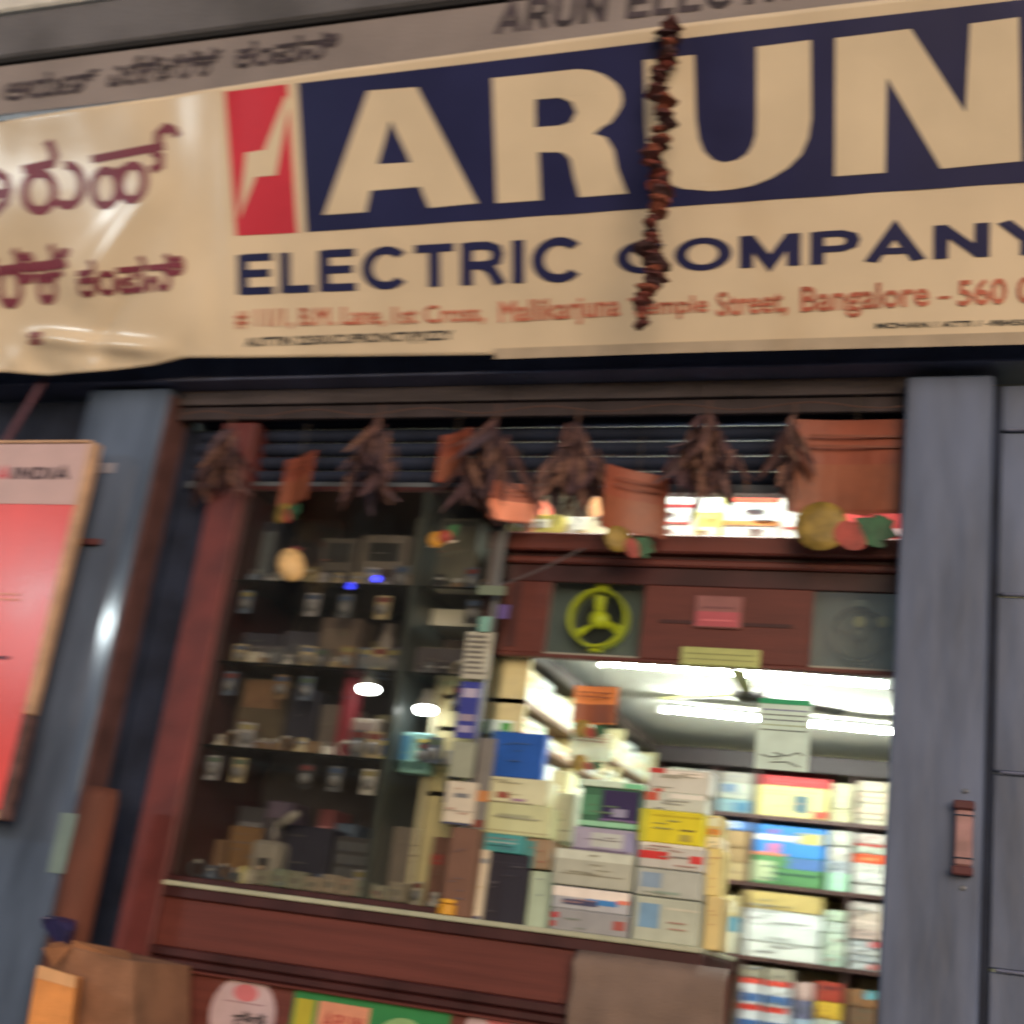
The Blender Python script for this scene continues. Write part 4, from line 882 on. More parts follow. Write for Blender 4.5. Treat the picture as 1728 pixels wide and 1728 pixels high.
def bstack(x0, x1, row, items, place, top=None, Y=YBK + .01, dep=.2, pad=.003, ztop=None):
    """items bottom to top: (height share, colour, description, prints)"""
    X0, X1 = bx_(x0) + pad, bx_(x1) - pad; z0 = R[row] + .0005; zt = (R[row - 1] - .02 if row else 2.495) if ztop is None else ztop
    tot = sum(i[0] for i in items); H = (zt - z0) * (top or .94)
    for k, it in enumerate(items):
        hh = H * it[0] / tot
        if it[1]:
            carton('%s, %s up, %s' % (it[2], ORD[k], place), X0 + random.uniform(0, .004), X1 - random.uniform(0, .004), Y + random.uniform(0, .015), Y + dep, z0, z0 + hh - .0012, it[1], 'boxes on the back wall shelves', it[3] if len(it) > 3 else (), bev=.002)
        z0 += hh
cr, wh, mi, gy = (196, 190, 150), (222, 222, 214), (196, 222, 204), (150, 146, 134)
# top row
bstack(1115, 1156, 0, [(1, (150, 150, 140), 'grey pack', [(.1, .3, .8, .6, (110, 120, 130))]), (1, (140, 150, 150), 'grey blue pack'), (1, (160, 160, 144), 'light grey pack')], 'left end, top back shelf')
bstack(1160, 1198, 0, [(1, (120, 140, 150), 'slate blue pack', [(.1, .2, .7, .7, (80, 110, 140))]), (1, (156, 154, 144), 'stone grey pack'), (1, (140, 136, 130), 'taupe pack')], 'second column, top back shelf')
bstack(1205, 1264, 0, [(1, (120, 150, 156), 'teal grey carton', [(.5, .1, .95, .8, (60, 110, 140))]), (1.2, (166, 170, 156), 'pale grey carton with blue mark', [(.1, .4, .5, .9, (66, 100, 140))]), (.8, (150, 146, 136), 'grey flat carton')], 'third column, top back shelf')
bstack(1273, 1395, 0, [(.75, (212, 200, 132), 'large cream yellow bulb carton with dark round picture', [(.08, .82, .9, .84, (150, 140, 90)), (.08, .72, .6, .74, (150, 140, 90)), (.5, .2, .76, .72, (70, 96, 104)), (.56, .14, .7, .2, (80, 100, 106)), (.8, .04, 1, .26, (190, 56, 46))]), (.25, (176, 36, 40), 'flat crimson lid box')], 'wide column, top back shelf')
bstack(1399, 1436, 0, [(1, cr, 'cream carton'), (1, (188, 184, 150), 'dull cream carton'), (1, (200, 196, 160), 'pale cream carton')], 'narrow column, top back shelf', .88)
bstack(1443, 1496, 0, [(1, (196 + 6 * (i % 3), 190, 166), 'thin putty coloured box') for i in range(8)], 'pile by right pillar, top back shelf', .98)
# second row
bstack(1115, 1198, 1, [(1, gy, 'grey carton'), (1, (170, 166, 150), 'light grey carton')], 'left end, second back shelf')
bstack(1205, 1264, 1, [(1, (168, 148, 106), 'tan brown carton', [(.1, .4, .9, .5, (140, 120, 86))]), (.8, (150, 124, 84), 'brown carton'), (1, (160, 132, 90), 'kraft carton'), (.5, (90, 140, 210), 'blue and white flat box', [(.0, .2, .7, .9, (226, 232, 236))])], 'third column, second back shelf')
bstack(1273, 1395, 1, [(1.1, (74, 128, 76), 'green carton with pale left side and blue picture', [(.0, .1, .3, .8, (176, 190, 150)), (.5, .6, 1, .98, (70, 110, 170)), (.3, .36, .95, .44, (40, 84, 60))]), (1.2, (50, 130, 206), 'sky blue carton with white stripe and tan window', [(0, .5, .65, .68, (226, 226, 232)), (.62, .46, .95, .82, (196, 184, 110)), (.2, .1, .36, .4, (206, 110, 150)), (.2, .72, .32, .86, (150, 90, 160)), (0, .0, .45, .1, (214, 130, 100))])], 'wide column, second back shelf')
bstack(1399, 1436, 1, [(1.2, (176, 226, 196), 'mint green carton'), (.8, (196, 206, 212), 'white carton with dark square', [(.3, .2, .7, .9, (80, 84, 100))]), (1, wh, 'white carton'), (1, (206, 210, 196), 'off white carton')], 'narrow column, second back shelf')
bstack(1443, 1496, 1, [(1, wh, 'white flat box'), (1, (226, 226, 220), 'bright white flat box'), (.9, (214, 214, 206), 'dull white flat box'), (.9, (226, 84, 36), 'bright orange flat box', [(.2, .3, .8, .6, (240, 150, 90))]), (1, (196, 206, 190), 'pale green flat box with red stripe', [(0, .7, 1, .95, (176, 56, 50))]), (.9, (206, 196, 190), 'blush white flat box')], 'pile by right pillar, second back shelf')
# third row
bstack(1115, 1198, 2, [(1, gy, 'grey carton'), (1, (130, 130, 120), 'dark grey carton')], 'left end, third back shelf')
bstack(1215, 1255, 2, [(1, (206, 204, 180), 'cream box'), (.7, (96, 150, 170), 'teal blue box'), (1, (206, 190, 140), 'straw coloured box', [(.1, .2, .8, .7, (226, 222, 200))])], 'third column, third back shelf', .85)
bstack(1259, 1396, 2, [(1, (226, 232, 226), 'long white carton'), (1, (222, 230, 226), 'long snow white carton'), (1, (226, 232, 230), 'long blue white carton'), (1.1, (192, 170, 104), 'long mustard tan carton')], 'wide column, third back shelf', .96)
bstack(1399, 1436, 2, [(1, mi, 'mint white thin box'), (1, (206, 222, 200), 'pale mint thin box'), (1, (200, 216, 200), 'soft green thin box'), (1, (206, 222, 210), 'light mint thin box'), (1, (196, 214, 190), 'celadon thin box')], 'narrow column, third back shelf', .8)
bstack(1441, 1494, 2, [(.8, (200, 206, 206), 'silver white thin box', [(.7, .2, .95, .9, (206, 84, 84))]), (.8, (196, 200, 200), 'grey white thin box'), (.8, (206, 208, 206), 'pale silver thin box'), (.8, (190, 196, 196), 'silver thin box', [(.7, .1, 1, .9, (200, 84, 90))]), (1, (214, 190, 180), 'blush pink thin box'), (1, (222, 204, 192), 'pale pink thin box'), (1, (206, 190, 176), 'rosy beige thin box'), (1, (216, 206, 200), 'pinkish white thin box')], 'pile by right pillar, third back shelf', .97)
# fourth row (bottom of the view)
bstack(1206, 1236, 3, [(1, (206, 210, 190), 'off white box', [(.1, .4, .9, .45, (120, 120, 110))]), (1, (214, 216, 200), 'ivory box'), (.7, (196, 196, 170), 'pale straw box')], 'third column, fourth back shelf')
bstack(1262, 1305, 3, [(1.3, (214, 220, 226), 'red white and blue striped pack', [(0, .78, 1, .99, (206, 60, 50)), (0, .1, 1, .42, (60, 100, 160))]), (1.3, (220, 222, 226), 'striped red white blue pack', [(0, .78, 1, .99, (210, 70, 56)), (0, .1, 1, .42, (66, 104, 160))]), (.6, (156, 150, 130), 'grey dusty packet')], 'left half of wide column, fourth back shelf')
bstack(1308, 1352, 3, [(1.3, (214, 220, 226), 'red and blue banded pack', [(0, .78, .9, .99, (206, 60, 50)), (0, .1, 1, .42, (60, 100, 160))]), (1.3, (220, 222, 226), 'white banded pack', [(0, .78, 1, .99, (210, 70, 56)), (0, .1, 1, .42, (66, 104, 160))]), (.6, (176, 170, 150), 'beige dusty packet')], 'right half of wide column, fourth back shelf')
bstack(1356, 1388, 3, [(1, (170, 190, 214), 'pale blue packet'), (1, (110, 110, 140), 'slate violet packet'), (1, (206, 176, 170), 'pinkish packet')], 'fourth back shelf left of the yellow box', .8)
bstack(1391, 1436, 3, [(1, (206, 210, 196), 'off white box'), (.8, (226, 186, 60), 'bright yellow box'), (.9, (176, 62, 44), 'brick red box', [(.1, .6, .9, .8, (120, 40, 40))])], 'narrow column, fourth back shelf', .85)
bstack(1443, 1494, 3, [(1, (190, 200, 186), 'pale green white box'), (1, (120, 90, 66), 'brown box'), (.9, (150, 104, 66), 'kraft brown box', [(.6, .5, .95, 1, (96, 180, 200))])], 'pile by right pillar, fourth back shelf', .8)
for r_ in (0, 1, 2): bstack(1505, 1568, r_, [(1, (170, 166, 150), 'dull carton'), (1, (160, 156, 140), 'putty carton')], 'column hidden behind the right pillar, %s back shelf' % ORD[r_])

# ------------------------------------------------------------------ goods on the counter
zk = ZL + .0005
def kbox(x0, y0, x1, y1, Y, dep, c, label, prints=(), base=None, yaw=None, name='carton'):
    X0, X1, Ya, Yb, Z0, Z1 = pbox(x0, y0, x1, y1, Y, dep)
    if base is not None: Z0 = base
    o = carton(label, X0, X1, Ya, Yb, Z0 + .0005, Z1, c, None, prints, yaw=yaw, name=name, bev=.003); return Z1
# first column (next to the display case)
Y1_ = .17
kbox(793, 1432, 818, 1546, Y1_ - .02, .1, (214, 204, 184), 'tall narrow white carton with grey band left of black box', [(0, .8, 1, .87, (150, 156, 160)), (0, 0, 1, .05, (90, 96, 120)), (.1, .45, .9, .47, (196, 180, 150))], zk, 0)
z_b = kbox(819, 1440, 889, 1556, Y1_, .12, (34, 32, 48), 'large black box standing on the counter', [(.05, .86, .95, .87, (52, 50, 66))], zk, 0)
kbox(891, 1470, 929, 1560, Y1_ + .02, .12, (176, 196, 176), 'pale green carton right of the black box', (), zk, 0)
z_t = kbox(806, 1407, 884, 1440, Y1_ - .01, .22, (70, 150, 156), 'teal carton with lines of print on top of the black box', [(.22, .7, .85, .78, (130, 140, 140)), (.2, .5, .85, .57, (160, 180, 180)), (.22, .3, .8, .38, (40, 96, 104))], z_b, 0)
kbox(886, 1415, 928, 1466, Y1_ + .01, .16, (150, 128, 104), 'tan carton beside the teal one on the counter stack', [(.0, .0, .4, .9, (80, 140, 140))], at(900, 1466, Y1_ + .02).z, 0)
z1 = kbox(800, 1356, 930, 1406, Y1_, .1, (196, 202, 160), 'lower pale green white carton under the blue box', [(.3, .5, .75, .66, (160, 166, 136)), (.02, .1, .98, .13, (160, 156, 120))], z_t, 0)
z2 = kbox(806, 1312, 925, 1358, Y1_ + .005, .1, (206, 208, 176), 'upper cream white carton with red mark under the blue box', [(.28, .18, .46, .42, (150, 80, 70)), (.1, .02, .8, .05, (110, 96, 90)), (.5, .1, .7, .2, (150, 120, 150))], z1, 0)
bb = kbox(826, 1236, 918, 1311, Y1_ + .01, .04, (22, 84, 176), 'bright blue box at the top of the counter stack', [(.0, .0, .08, 1, (60, 100, 150))], z2, -1)
kbox(925, 1300, 955, 1400, .34, .1, (222, 222, 176), 'ivory carton glowing behind the blue box', (), z1)
kbox(930, 1338, 968, 1420, .26, .14, (176, 180, 158), 'grey green carton right of the cream stack', [(.1, .2, .9, .24, (140, 144, 130))], None)
kbox(818, 1214, 862, 1236, .24, .1, (206, 226, 222), 'small pale blue box lying on the blue box', [(.6, .0, 1, .8, (70, 150, 70))], bb)
# second column
Y2_ = .14
za1 = kbox(928, 1538, 1062, 1578, Y2_, .13, (150, 152, 158), 'grey carton with red corners at the bottom of the middle counter stack', [(0, .55, .1, .8, (176, 60, 70)), (0, .15, .07, .4, (170, 70, 76)), (.8, .3, .95, .7, (160, 84, 80))], zk, 0)
za2 = kbox(932, 1500, 1062, 1536, Y2_, .13, (176, 180, 190), 'carton with white red and blue band in the middle counter stack', [(0, .55, 1, .98, (236, 228, 222)), (.45, .3, .85, .55, (60, 130, 200)), (.15, .2, .6, .45, (70, 74, 110)), (.85, .45, 1, .62, (226, 130, 110))], za1, 0)
za3 = kbox(934, 1436, 1068, 1496, Y2_, .13, (176, 180, 168), 'large silver grey carton in the middle counter stack', [(.02, .72, .98, .97, (206, 214, 202)), (.1, .3, .9, .34, (140, 140, 126))], za2 + .004, 0)
za4 = kbox(966, 1398, 1072, 1442, Y2_ + .01, .12, (166, 162, 186), 'lavender grey carton in the middle counter stack', [(.3, .2, .8, .8, (190, 198, 196)), (.0, .0, .9, .1, (110, 100, 130)), (.84, .1, 1, .9, (150, 150, 190))], za3, 0)
za5 = kbox(980, 1330, 1078, 1400, Y2_ + .01, .12, (60, 110, 84), 'green carton with a dark purple panel in the middle counter stack', [(.36, .2, .99, .95, (46, 34, 84)), (.55, .3, .8, .5, (150, 150, 180)), (.0, .04, 1, .16, (150, 210, 176)), (.0, .3, .3, .8, (80, 140, 106)), (.36, .18, 1, .24, (120, 96, 150))], za4, 0)
kbox(976, 1318, 1086, 1334, Y2_ + .0, .12, (206, 232, 214), 'thin mint white lid on top of the green and purple carton', [(.7, .1, 1, .8, (120, 206, 160))], za5, 1)
# third column
Y3_ = .12
zc1 = kbox(1068, 1516, 1178, 1590, Y3_, .13, (182, 190, 176), 'pale carton with blue smudge at the bottom of the right counter stack', [(.08, .3, .4, .85, (120, 160, 196)), (.5, .75, 1, .8, (206, 206, 190))], zk, 0)
zc2 = kbox(1072, 1468, 1182, 1514, Y3_, .13, (178, 184, 178), 'grey carton with faint blue print in the right counter stack', [(.08, .3, .4, .85, (136, 160, 186)), (.3, .1, .7, .2, (140, 160, 150))], zc1 + .003, 0)
zc3 = kbox(1078, 1424, 1186, 1472, Y3_, .13, (196, 196, 192), 'white carton with red blocks in the right counter stack', [(0, .35, .46, .66, (206, 50, 50)), (.8, .3, 1, .6, (206, 60, 60)), (.0, .85, 1, .98, (226, 224, 214)), (.5, .45, .78, .52, (120, 120, 116))], zc2 + .002, 0)
zc4 = kbox(1079, 1368, 1184, 1424, Y3_, .13, (222, 210, 40), 'bright yellow carton in the right counter stack', [(.2, .8, 1, .86, (196, 180, 30)), (.66, .4, .9, .46, (120, 110, 50)), (.66, .1, .85, .3, (176, 164, 70)), (0, 0, .12, 1, (196, 196, 60))], zc3, 0)
zc5 = kbox(1088, 1338, 1190, 1368, Y3_ + .01, .1, (200, 208, 198), 'pale grey white carton on the yellow one', [(.0, .5, .22, .95, (196, 90, 70)), (.4, .7, 1, .95, (232, 232, 224))], zc4, 0)
kbox(1094, 1298, 1198, 1338, Y3_ + .02, .09, (206, 208, 200), 'white carton with a red flash on top of the right counter stack', [(.0, .78, .26, .98, (196, 60, 56)), (.3, .7, .9, .9, (236, 232, 224)), (.1, .0, .25, .14, (190, 80, 66))], zc5, 0)
# narrow column of small yellowish cartons right of the counter goods
zq = zk
for k, (y1, y0, c_, lab, pr) in enumerate([(1600, 1512, (214, 196, 140), 'straw coloured', ()), (1510, 1432, (222, 206, 140), 'pale yellow', ()), (1430, 1412, (230, 222, 190), 'ivory', ()), (1410, 1376, (206, 190, 130), 'orange banded', [(0, .1, 1, .35, (214, 140, 60)), (.1, .5, .9, .9, (214, 220, 200))])]):
    zq = kbox(1190, y0, 1216, y1, .2, .12, c_, '%s narrow carton, %s up in the thin column at the counter end' % (lab, ORD[k]), pr, zq)
# yellow masking tape roll on the ledge
c = at(748, 1530, .07)
t = thing('tape_roll', 'small orange yellow tape roll on the counter ledge', 'tape roll', (c.x, .09, ZL))
MB().lathe((c.x, .105, ZL + .001), (0, 0, 1), [(.022, 0), (.03, .002), (.031, .03), (.022, .034), (.012, .034), (.012, 0)], 20).build('roll', plast((206, 150, 40)), t, smooth=False)
MB().lathe((c.x, .105, ZL + .036), (0, 0, 1), [(.012, 0), (.026, .001), (.027, .012), (.012, .014)], 20).build('lid', plast((220, 166, 50)), t, smooth=False)

# hanging notice paper and packets in the doorway
YH = .15
tw = [(.06, .97 - .065 * k, .92, .985 - .065 * k, (70, 70, 130)) for k in range(1, 6)]
X0, X1, Ya, Yb, Z0, Z1 = pbox(1277, 1180, 1367, 1300, YH, .002)
pp = thing('paper_notice', 'white paper notice with a green header hanging in the doorway', 'notice', ((X0 + X1) / 2, YH, Z0))
MB().box(X0, X1, YH, YH + .0015, Z0, Z1).build('sheet', card((206, 232, 224)), pp)
hh = Z1 - Z0; ww = X1 - X0
MB().box(X0, X1, YH - .001, YH - .0002, Z1 - hh * .075, Z1).build('green_header', card((40, 160, 110)), pp)
for k in range(5): MB().box(X0 + ww * (.06 + .02 * (k % 2)), X1 - ww * (.04 + .03 * (k % 3)), YH - .001, YH - .0002, Z1 - hh * (.15 + .072 * k) - .003, Z1 - hh * (.15 + .072 * k)).build('print_line', card(((84, 84, 150), (60, 66, 76), (50, 60, 90), (150, 170, 130), (40, 60, 60))[k]), pp)
s = MB()
for pts in (((.1, .2), (.3, .17), (.5, .2), (.4, .14)), ((.35, .24), (.6, .2), (.8, .26), (.9, .22)), ((.3, .1), (.6, .12), (.85, .06))):
    s.tube([(X0 + ww * a, YH - .001, Z0 + hh * b) for a, b in pts], .0018, 5)
s.build('scribble', card((70, 76, 80)), pp)
MB().tube([((X0 + X1) / 2, YH, Z1), ((X0 + X1) / 2 + .01, YH + .03, zf0 + .001)], .001, 5).build('string', card((90, 90, 90)), pp)

# ---- festive sheets: orange tops with fruit at the bottom
M_or = mat('orange printed sheet', lin((134, 66, 44)), .45, var=.16, scale=9, bump=.15)
M_or2 = mat('amber printed sheet', lin((134, 74, 48)), .45, var=.16, scale=9, bump=.15)
M_lem, M_grn, M_chi = [mat('printed fruit', lin(c_), .5, var=.3, scale=22, bump=.3) for c_ in ((140, 118, 54), (40, 88, 58), (150, 62, 54))]
def bunting(label, cx, cy, cz_, w, hgt, yaw, fruit=True, m1=M_or, m2=M_or2, stringlen=.12):
    """stiff printed hanging: panel with text bars, and a lemon, leaf and chilli cut-out below"""
    t = thing('festive_hanging', label, 'hanging', (cx, cy, cz_), 'orange festive hangings at the shop opening')
    def B(x0, x1, z0, z1, y=0, th=.003): return MB().box(x0, x1, y - th / 2, y + th / 2, z0, z1)
    o0 = Vector((0, 0, 0))
    def bl(m, name, mm, **k): m.v = [v + Vector((cx, cy, cz_)) for v in m.v]; return m.build(name, mm, t, **k)
    n = 8; m = MB()
    for i in range(n + 1):
        x = -w / 2 + w * i / n; y = .012 * math.sin(i / n * 5)
        m.v += [Vector((x * .97 + .004 * math.sin(i * 2.1), y, -hgt * (.62 + .02 * math.sin(i * 1.7)))), Vector((x, y * .6, 0)), Vector((x, y + .003, -hgt * .62)), Vector((x, y * .6 + .003, 0))]
    for i in range(n):
        q = 4 * i; m.f += [[q, q + 4, q + 5, q + 1], [q + 2, q + 3, q + 7, q + 6]]; m.m += [0, 0]
    bl(m, 'panel', m1)
    m = MB()
    for i in range(n + 1):
        x = -w / 2 + w * i / n; y = .012 * math.sin(i / n * 5); m.v += [Vector((x, y - .0015, -hgt * .6)), Vector((x, y * .8 - .0015, -hgt * .3))]
    for i in range(n): q = 2 * i; m.f.append([q, q + 2, q + 3, q + 1]); m.m.append(0)
    bl(m, 'lower_band', m2)
    for k in range(2): bl(B(-w * .36, w * .36, -hgt * (.13 + .07 * k), -hgt * (.115 + .07 * k), -.014, .0015), 'print_line', card((120, 62, 42)))
    if fruit:
        bl(MB().lathe((-w * .22, -.012, -hgt * .72), (0, -1, 0), [(w * .2, -.003), (w * .195, .001), (w * .1, .003), (0, .0035)], 22), 'lemon', M_lem, smooth=True)
        bl(MB().prism([(w * (.18 + .05 * math.sin(6 * a_) * (a_ % 1)+ .15 * math.cos(a_) * (1 + .12 * math.sin(7 * a_))), -.012, -hgt * (.74 + .1 * math.sin(a_) * (1 + .15 * math.cos(5 * a_)))) for a_ in [k * math.pi / 12 for k in range(24)]], (0, .004, 0)), 'leaf', M_grn)
        bl(MB().prism([(w * (-.0 + .12 * math.cos(a_) * (1 + .08 * math.sin(3 * a_))), -.016, -hgt * (.78 + .09 * math.sin(a_) + .03 * math.cos(a_))) for a_ in [k * math.pi / 12 for k in range(24)]], (0, .004, 0)), 'chilli', M_chi)
    bl(MB().tube([(0, 0, 0), (0, .0, stringlen)], .0015, 5), 'string', card((80, 70, 60)))
    t.rotation_euler.z = math.radians(yaw); return t
c = at(1446, 708, .07); bunting('large orange hanging with lemon and leaf beside the right pillar', c.x, c.y, c.z, .40, .5, 3)
c = at(1078, 795, .02); bunting('orange hanging turned sideways in front of the loft boxes', c.x, c.y, c.z, .22, .34, 38)
c = at(510, 768, .0); bunting('narrow orange hanging seen nearly edge on over the display case', c.x, c.y, c.z, .2, .3, -28)
c = at(772, 728, .04); bunting('small orange hanging half hidden behind the dried leaves', c.x, c.y, c.z, .16, .28, -25, False)
c = at(870, 815, .03); bunting('salmon orange hanging at the left edge of the lit loft', c.x, c.y, c.z, .15, .22, 30, False, mat('salmon sheet', lin((160, 86, 66)), .5), mat('salmon pale sheet', lin((226, 140, 110)), .5))
c = at(1008, 1158, .25); bunting('orange sheet with green and red fruit hanging in the doorway', c.x, c.y, c.z, .15, .2, 0, True, mat('light orange sheet', lin((214, 130, 70)), .5), M_or2, at(1008, 1120, .25).z - c.z)
c = at(1000, 1238, .3); bunting('pale sheet with yellow and red fruit hanging below the orange one', c.x, c.y, c.z, .14, .14, 10, True, card((206, 226, 210)), card((200, 220, 206)))
# fruit only hangings
c = at(745, 908, .06)
t = thing('fruit_cutout', 'small yellow and red fruit cut-out over the grey meter box', 'hanging', tuple(c))
MB().lathe(c + Vector((-.02, 0, -.005)), (0, -1, 0), [(.03, -.004), (.028, .004), (0, .008)], 14).build('lemon', plast((206, 150, 60)), t, smooth=True)
MB().lathe(c + Vector((.012, -.006, .005)), (0, -1, 0), [(.025, -.004), (.022, .004), (0, .008)], 14).build('tomato', M_chi, t, smooth=True)
MB().prism([c + Vector((.02, -.002, .0)), c + Vector((.05, -.002, .01)), c + Vector((.055, -.002, .05)), c + Vector((.025, -.002, .045))], (0, .004, 0)).build('leaf', plast((60, 110, 70)), t)
MB().prism([c + Vector((-.045, .004, -.032)), c + Vector((.05, .004, -.012)), c + Vector((.055, .004, -.004)), c + Vector((-.04, .004, -.018))], (0, .003, 0)).build('white_rim', plast((214, 206, 190)), t)
MB().tube([c + Vector((0, 0, .03)), Vector((c.x, c.y, zlow + .04))], .0012, 5).build('string', card((70, 66, 60)), t)
c = at(492, 954, .03)
t = thing('lemon_cutout', 'round cream yellow lemon shaped hanging over the display case', 'hanging', tuple(c))
mb = MB(); mb.lathe((0, 0, 0), (.35, -1, .1), [(.001, -.03), (.03, -.024), (.05, -.008), (.056, .004), (.05, .014), (.03, .024), (.001, .03)], 20)
mb.v = [Vector((v.x * .85 + v.z * -.22, v.y, v.z * 1.15)) + c for v in mb.v]
mb.build('lemon', mat('cream yellow fruit', lin((206, 172, 120)), .5, var=.25, scale=18), t, smooth=True)
MB().tube([c + Vector((-.01, 0, .06)), at(500, 905, .0)], .0015, 5).build('string', card((80, 70, 60)), t)
MB().tube([c + Vector((-.035, 0, .052)), c + Vector((0, 0, .066)), c + Vector((.03, 0, .056))], [.003, .008, .003], 6).build('calyx', card((110, 56, 60)), t)

# ---- dried leaf bunches
def leaf_mesh(i):
    rnd = random.Random(50 + i); L = .15 + .09 * rnd.random(); wd = .011 + .016 * rnd.random(); m = MB(); n = 6; curl = rnd.uniform(-.13, .14); tw = rnd.uniform(-2, 2)
    for k in range(n + 1):
        s = k / n; z = -L * s; hw = wd * math.sin(math.pi * min(1, s * .95 + .04)) ** .7; y = curl * s * s; a = tw * s
        m.v += [Vector((-hw * math.cos(a), y - .008 * math.sin(math.pi * s) - hw * math.sin(a), z)), Vector((0, y + .006, z)), Vector((hw * math.cos(a), y - .008 * math.sin(math.pi * s) + hw * math.sin(a), z))]
    for k in range(n): q = 3 * k; m.f += [[q, q + 3, q + 4, q + 1], [q + 1, q + 4, q + 5, q + 2]]; m.m += [0, 0]
    me_ = bpy.data.meshes.new('leaf'); me_.from_pydata(m.v, [], m.f); me_.materials.append(LMS[i % len(LMS)]); return me_
LMS = [mat('dried leaf', lin(c), .85, var=.35, scale=30, bump=.4) for c in ((94, 68, 68), (78, 56, 62), (112, 84, 80), (66, 52, 62), (124, 92, 82), (84, 66, 74))]
LM = [leaf_mesh(i) for i in range(20)]
bunches = [(390, 722, 'leftmost bunch of dried brown mango leaves above the red post', 40, .12, .24), (642, 705, 'tall pointed bunch of dried leaves over the display case middle', 40, .11, .28), (838, 705, 'bunch of dried leaves between the salmon and orange hangings', 44, .12, .3),
           (975, 712, 'wide bunch of dried leaves before the left loft boxes', 50, .15, .3), (1195, 700, 'broad drooping bunch of dried leaves in the middle of the opening', 50, .14, .26), (1340, 705, 'thin bunch of dried leaves left of the large orange hanging', 20, .05, .28)]
for (px, py, lab, n, sp, dl) in bunches:
    c = at(px, py, -.0); t = thing('dried_leaf_bunch', lab, 'leaf bunch', tuple(c), 'dried leaf bunches under the beam')
    MB().tube([c + Vector((0, 0, .05)), c, c + Vector((.004, 0, -dl * .5))], .005, 6).build('twine', mat('twine', lin((84, 62, 58)), .9), t)
    wild = random.uniform(.5, 1.3); stretch = random.uniform(.85, 1.25)
    for k in range(n):
        o = bpy.data.objects.new('leaf', random.choice(LM)); COL.objects.link(o); o.parent = t; s_ = k / n
        o.location = (random.uniform(-1, 1) * sp * (.15 + .75 * s_), random.uniform(-.03, .03), -dl * s_ * .62)
        o.rotation_euler = (random.uniform(-.35, .35), random.uniform(-.5, .5) * (1.15 - .5 * s_) * wild, random.uniform(-1.6, 1.6)); k_ = random.uniform(.55, 1.05); o.scale = (k_, k_, k_ * stretch)
# sagging twine along the beam that carries the bunches
m = MB(); pts = []
zz = at(900, 700, .0).z
for i in range(40):
    x = -2.98 + 2.6 * i / 39; pts.append((x, 0.0, zz + .02 + .012 * math.sin(i * .95)))
m.tube(pts, .0025, 5); tag(m.build('carrying_twine', mat('twine', lin((84, 62, 58)), .9), org=(-1.7, 0, zz)), 'thin sagging twine carrying the dried leaf bunches under the beam', 'twine')
# slanting cable from the case corner up to the loft
a, b = at(840, 990, .1), at(985, 925, .1)
tag(MB().tube([a, a.lerp(b, .5) + Vector((0, 0, -.008)), b], .004, 6).build('cable', plast((96, 88, 92)), org=tuple(a)), 'thin grey cable slanting across the fascia corner', 'cable')

# ------------------------------------------------------------------ stickers below the counter, draped cover
YP = YC + .004
def oval(cx, cy, rw, rh, Y, th=.001, n=28): return MB().prism([(cx + rw * math.cos(2 * math.pi * k / n), Y, cy + rh * math.sin(2 * math.pi * k / n)) for k in range(n)], (0, th, 0))
def oval_sticker(px, py, label, rw, rh):
    c = at(px, py, YP); t = thing('oval_sticker', label, 'sticker', (c.x, YP, c.z - rh))
    oval(c.x, c.z, rw, rh, YP - .002).build('face', card((190, 168, 176)), t)
    oval(c.x, c.z + rh * .55, rw * .38, rh * .22, YP - .0032).build('red_mark', card((196, 110, 118)), t)
    MB().box(c.x - rw * .6, c.x + rw * .6, YP - .0032, YP - .0021, c.z + rh * .28, c.z + rh * .31).build('rule', card((150, 120, 130)), t)
    lay('lettering', fit(font_tris('ಹಿಡಿ', .04), c.x - rw * .3, c.x + rw * .75, c.z - rh * .35, c.z + rh * .12), front(YP - .002), card((60, 56, 66)), t)
    return t
oval_sticker(409, 1712, 'oval white sticker with a red mark left of the green board', .118, .118)
oval_sticker(838, 1758, 'oval white sticker cut by the frame right of the green board', .11, .115)
q = [at(500, 1666, YP - .004), at(762, 1706, YP - .004)]
x0, x1 = q[0].x, q[1].x; zt_ = (q[0].z + q[1].z) / 2; zb_ = zt_ - .28
gb_ = thing('sticker_board', 'green and yellow sticker board with salmon panel on the counter front', 'sticker', (x0, YP, zb_))
MB().box(x0, x1, YP - .005, YP - .0005, zb_, zt_).build('green_face', card((44, 128, 72)), gb_)
W_, H_ = x1 - x0, zt_ - zb_
MB().box(x0 + .01, x0 + W_ * .14, YP - .0065, YP - .0052, zt_ - .16, zt_ - .03).build('yellow_panel', card((176, 166, 50)), gb_)
MB().box(x0 + W_ * .17, x0 + W_ * .5, YP - .0065, YP - .0052, zt_ - .14, zt_ - .028).build('salmon_panel', card((214, 146, 118)), gb_)
lay('lettering', fit(stroke_text('ARUN', .2)[0], x0 + W_ * .21, x0 + W_ * .47, zt_ - .1, zt_ - .05), front(YP - .0065), card((176, 80, 70)), gb_, .0008)
MB().lathe((x0 + W_ * .72, YP - .005, zt_ - .14), (0, -1, 0), [(.1, 0), (.098, .0015), (0, .002)], 24).build('pale_disc', card((140, 176, 120)), gb_)
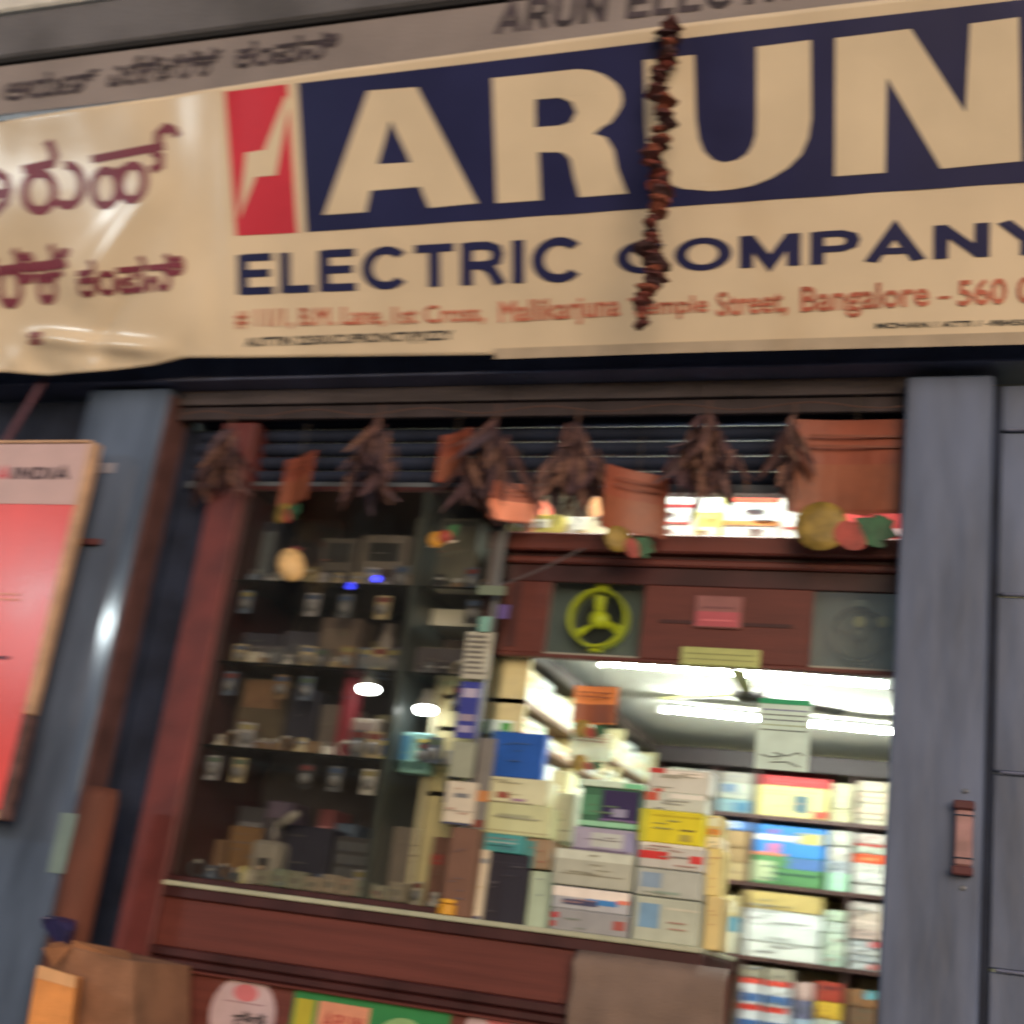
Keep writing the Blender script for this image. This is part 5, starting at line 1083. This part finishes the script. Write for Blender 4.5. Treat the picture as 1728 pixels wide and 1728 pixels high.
# draped cover at the counter end
m = MB(); x0, x1 = at(966, 1640, YC - .04).x, at(1226, 1650, YC - .04).x; zt_ = z2_ + .004; n = 34; k_ = 14
for i in range(n + 1):
    for j in range(k_ + 1):
        x = x0 + (x1 - x0) * i / n; z = zt_ - j / k_ * .55
        y = YC - .045 - .01 * math.sin(i * .7 + j * .35) * (j / k_) - .008 * math.sin(j * 1.9 + i * .12); m.v.append(Vector((x, y + (.03 if j == 0 else 0), z)))
for i in range(n):
    for j in range(k_): q = i * (k_ + 1) + j; m.f.append([q, q + 1, q + k_ + 2, q + k_ + 1]); m.m.append(0)
o = m.build('draped_cloth', mat('dusty taupe cloth', lin((122, 104, 96)), .85, var=.15, scale=5, bump=.3, bscale=120), smooth=True, org=(x0, YC, zt_)); tag(o, 'dusty taupe cloth draped over the right end of the counter front', 'cloth')
sm = o.modifiers.new('thick', 'SOLIDIFY'); sm.thickness = .003
# ------------------------------------------------------------------ street lamp across the road (mirrored in banner and pillar)
lp = Vector((-7.35, -5.0, 3.75))
sl_ = thing('street_lamp', 'white street lamp across the road, mirrored in the blue pillar', 'street lamp', (lp.x, lp.y, 0))
MB().tube([(lp.x, lp.y - .5, 0), (lp.x, lp.y - .5, 3.9), (lp.x, lp.y - .25, 4.0), (lp.x, lp.y, 3.92)], .045, 10).build('pole', M_steel, sl_, smooth=True)
MB().box(lp.x - .36, lp.x + .36, lp.y - .1, lp.y + .1, lp.z + .07, lp.z + .15).build('hood', M_white, sl_, .01)
MB().box(lp.x - .3, lp.x + .3, lp.y - .07, lp.y + .07, lp.z - .1, lp.z + .069).build('lit_lens', mat('lit lamp lens', (.9, .9, .9), .4, bump=0, emit=((.85, .97, 1), 140)), sl_, .02)

# ------------------------------------------------------------------ unseen house, added to block the sky's reflection in the shop glass
hb = thing('added_opposite_house', 'unseen plastered house added across the street to darken reflections in the display glass', 'house', (-20, -10.5, 0))
M_pl = mat('dim brown plaster', (.12, .105, .1), .85, var=.3, scale=1.2, bump=.4)
MB().box(-44, -2.6, -13, -10.5, .004, 9.2).build('wall', M_pl, hb)
MB().box(-44.2, -2.4, -13.2, -10.2, 9.2, 9.45).build('roof_slab', M_grey, hb)
MB().box(-44.1, -2.5, -10.5, -9.9, 3.3, 3.42).build('sunshade', M_grey, hb)
for i in range(9):
    x = -42 + i * 4.6
    MB().box(x, x + 2.6, -10.5, -10.44, .3, 3.0).build('shutter', M_navy, hb)
    f = MB(); f.box(x + .5, x + 2.0, -10.5, -10.42, 4.6, 4.66); f.box(x + .5, x + 2.0, -10.5, -10.42, 6.04, 6.1); f.box(x + .44, x + .5, -10.5, -10.42, 4.6, 6.1); f.box(x + 2.0, x + 2.06, -10.5, -10.42, 4.6, 6.1)
    wf = f.build('window', M_wdark, hb); MB().box(x + .51, x + 1.99, -10.5, -10.47, 4.67, 6.03).build('pane', plast((36, 40, 46), .2), wf)
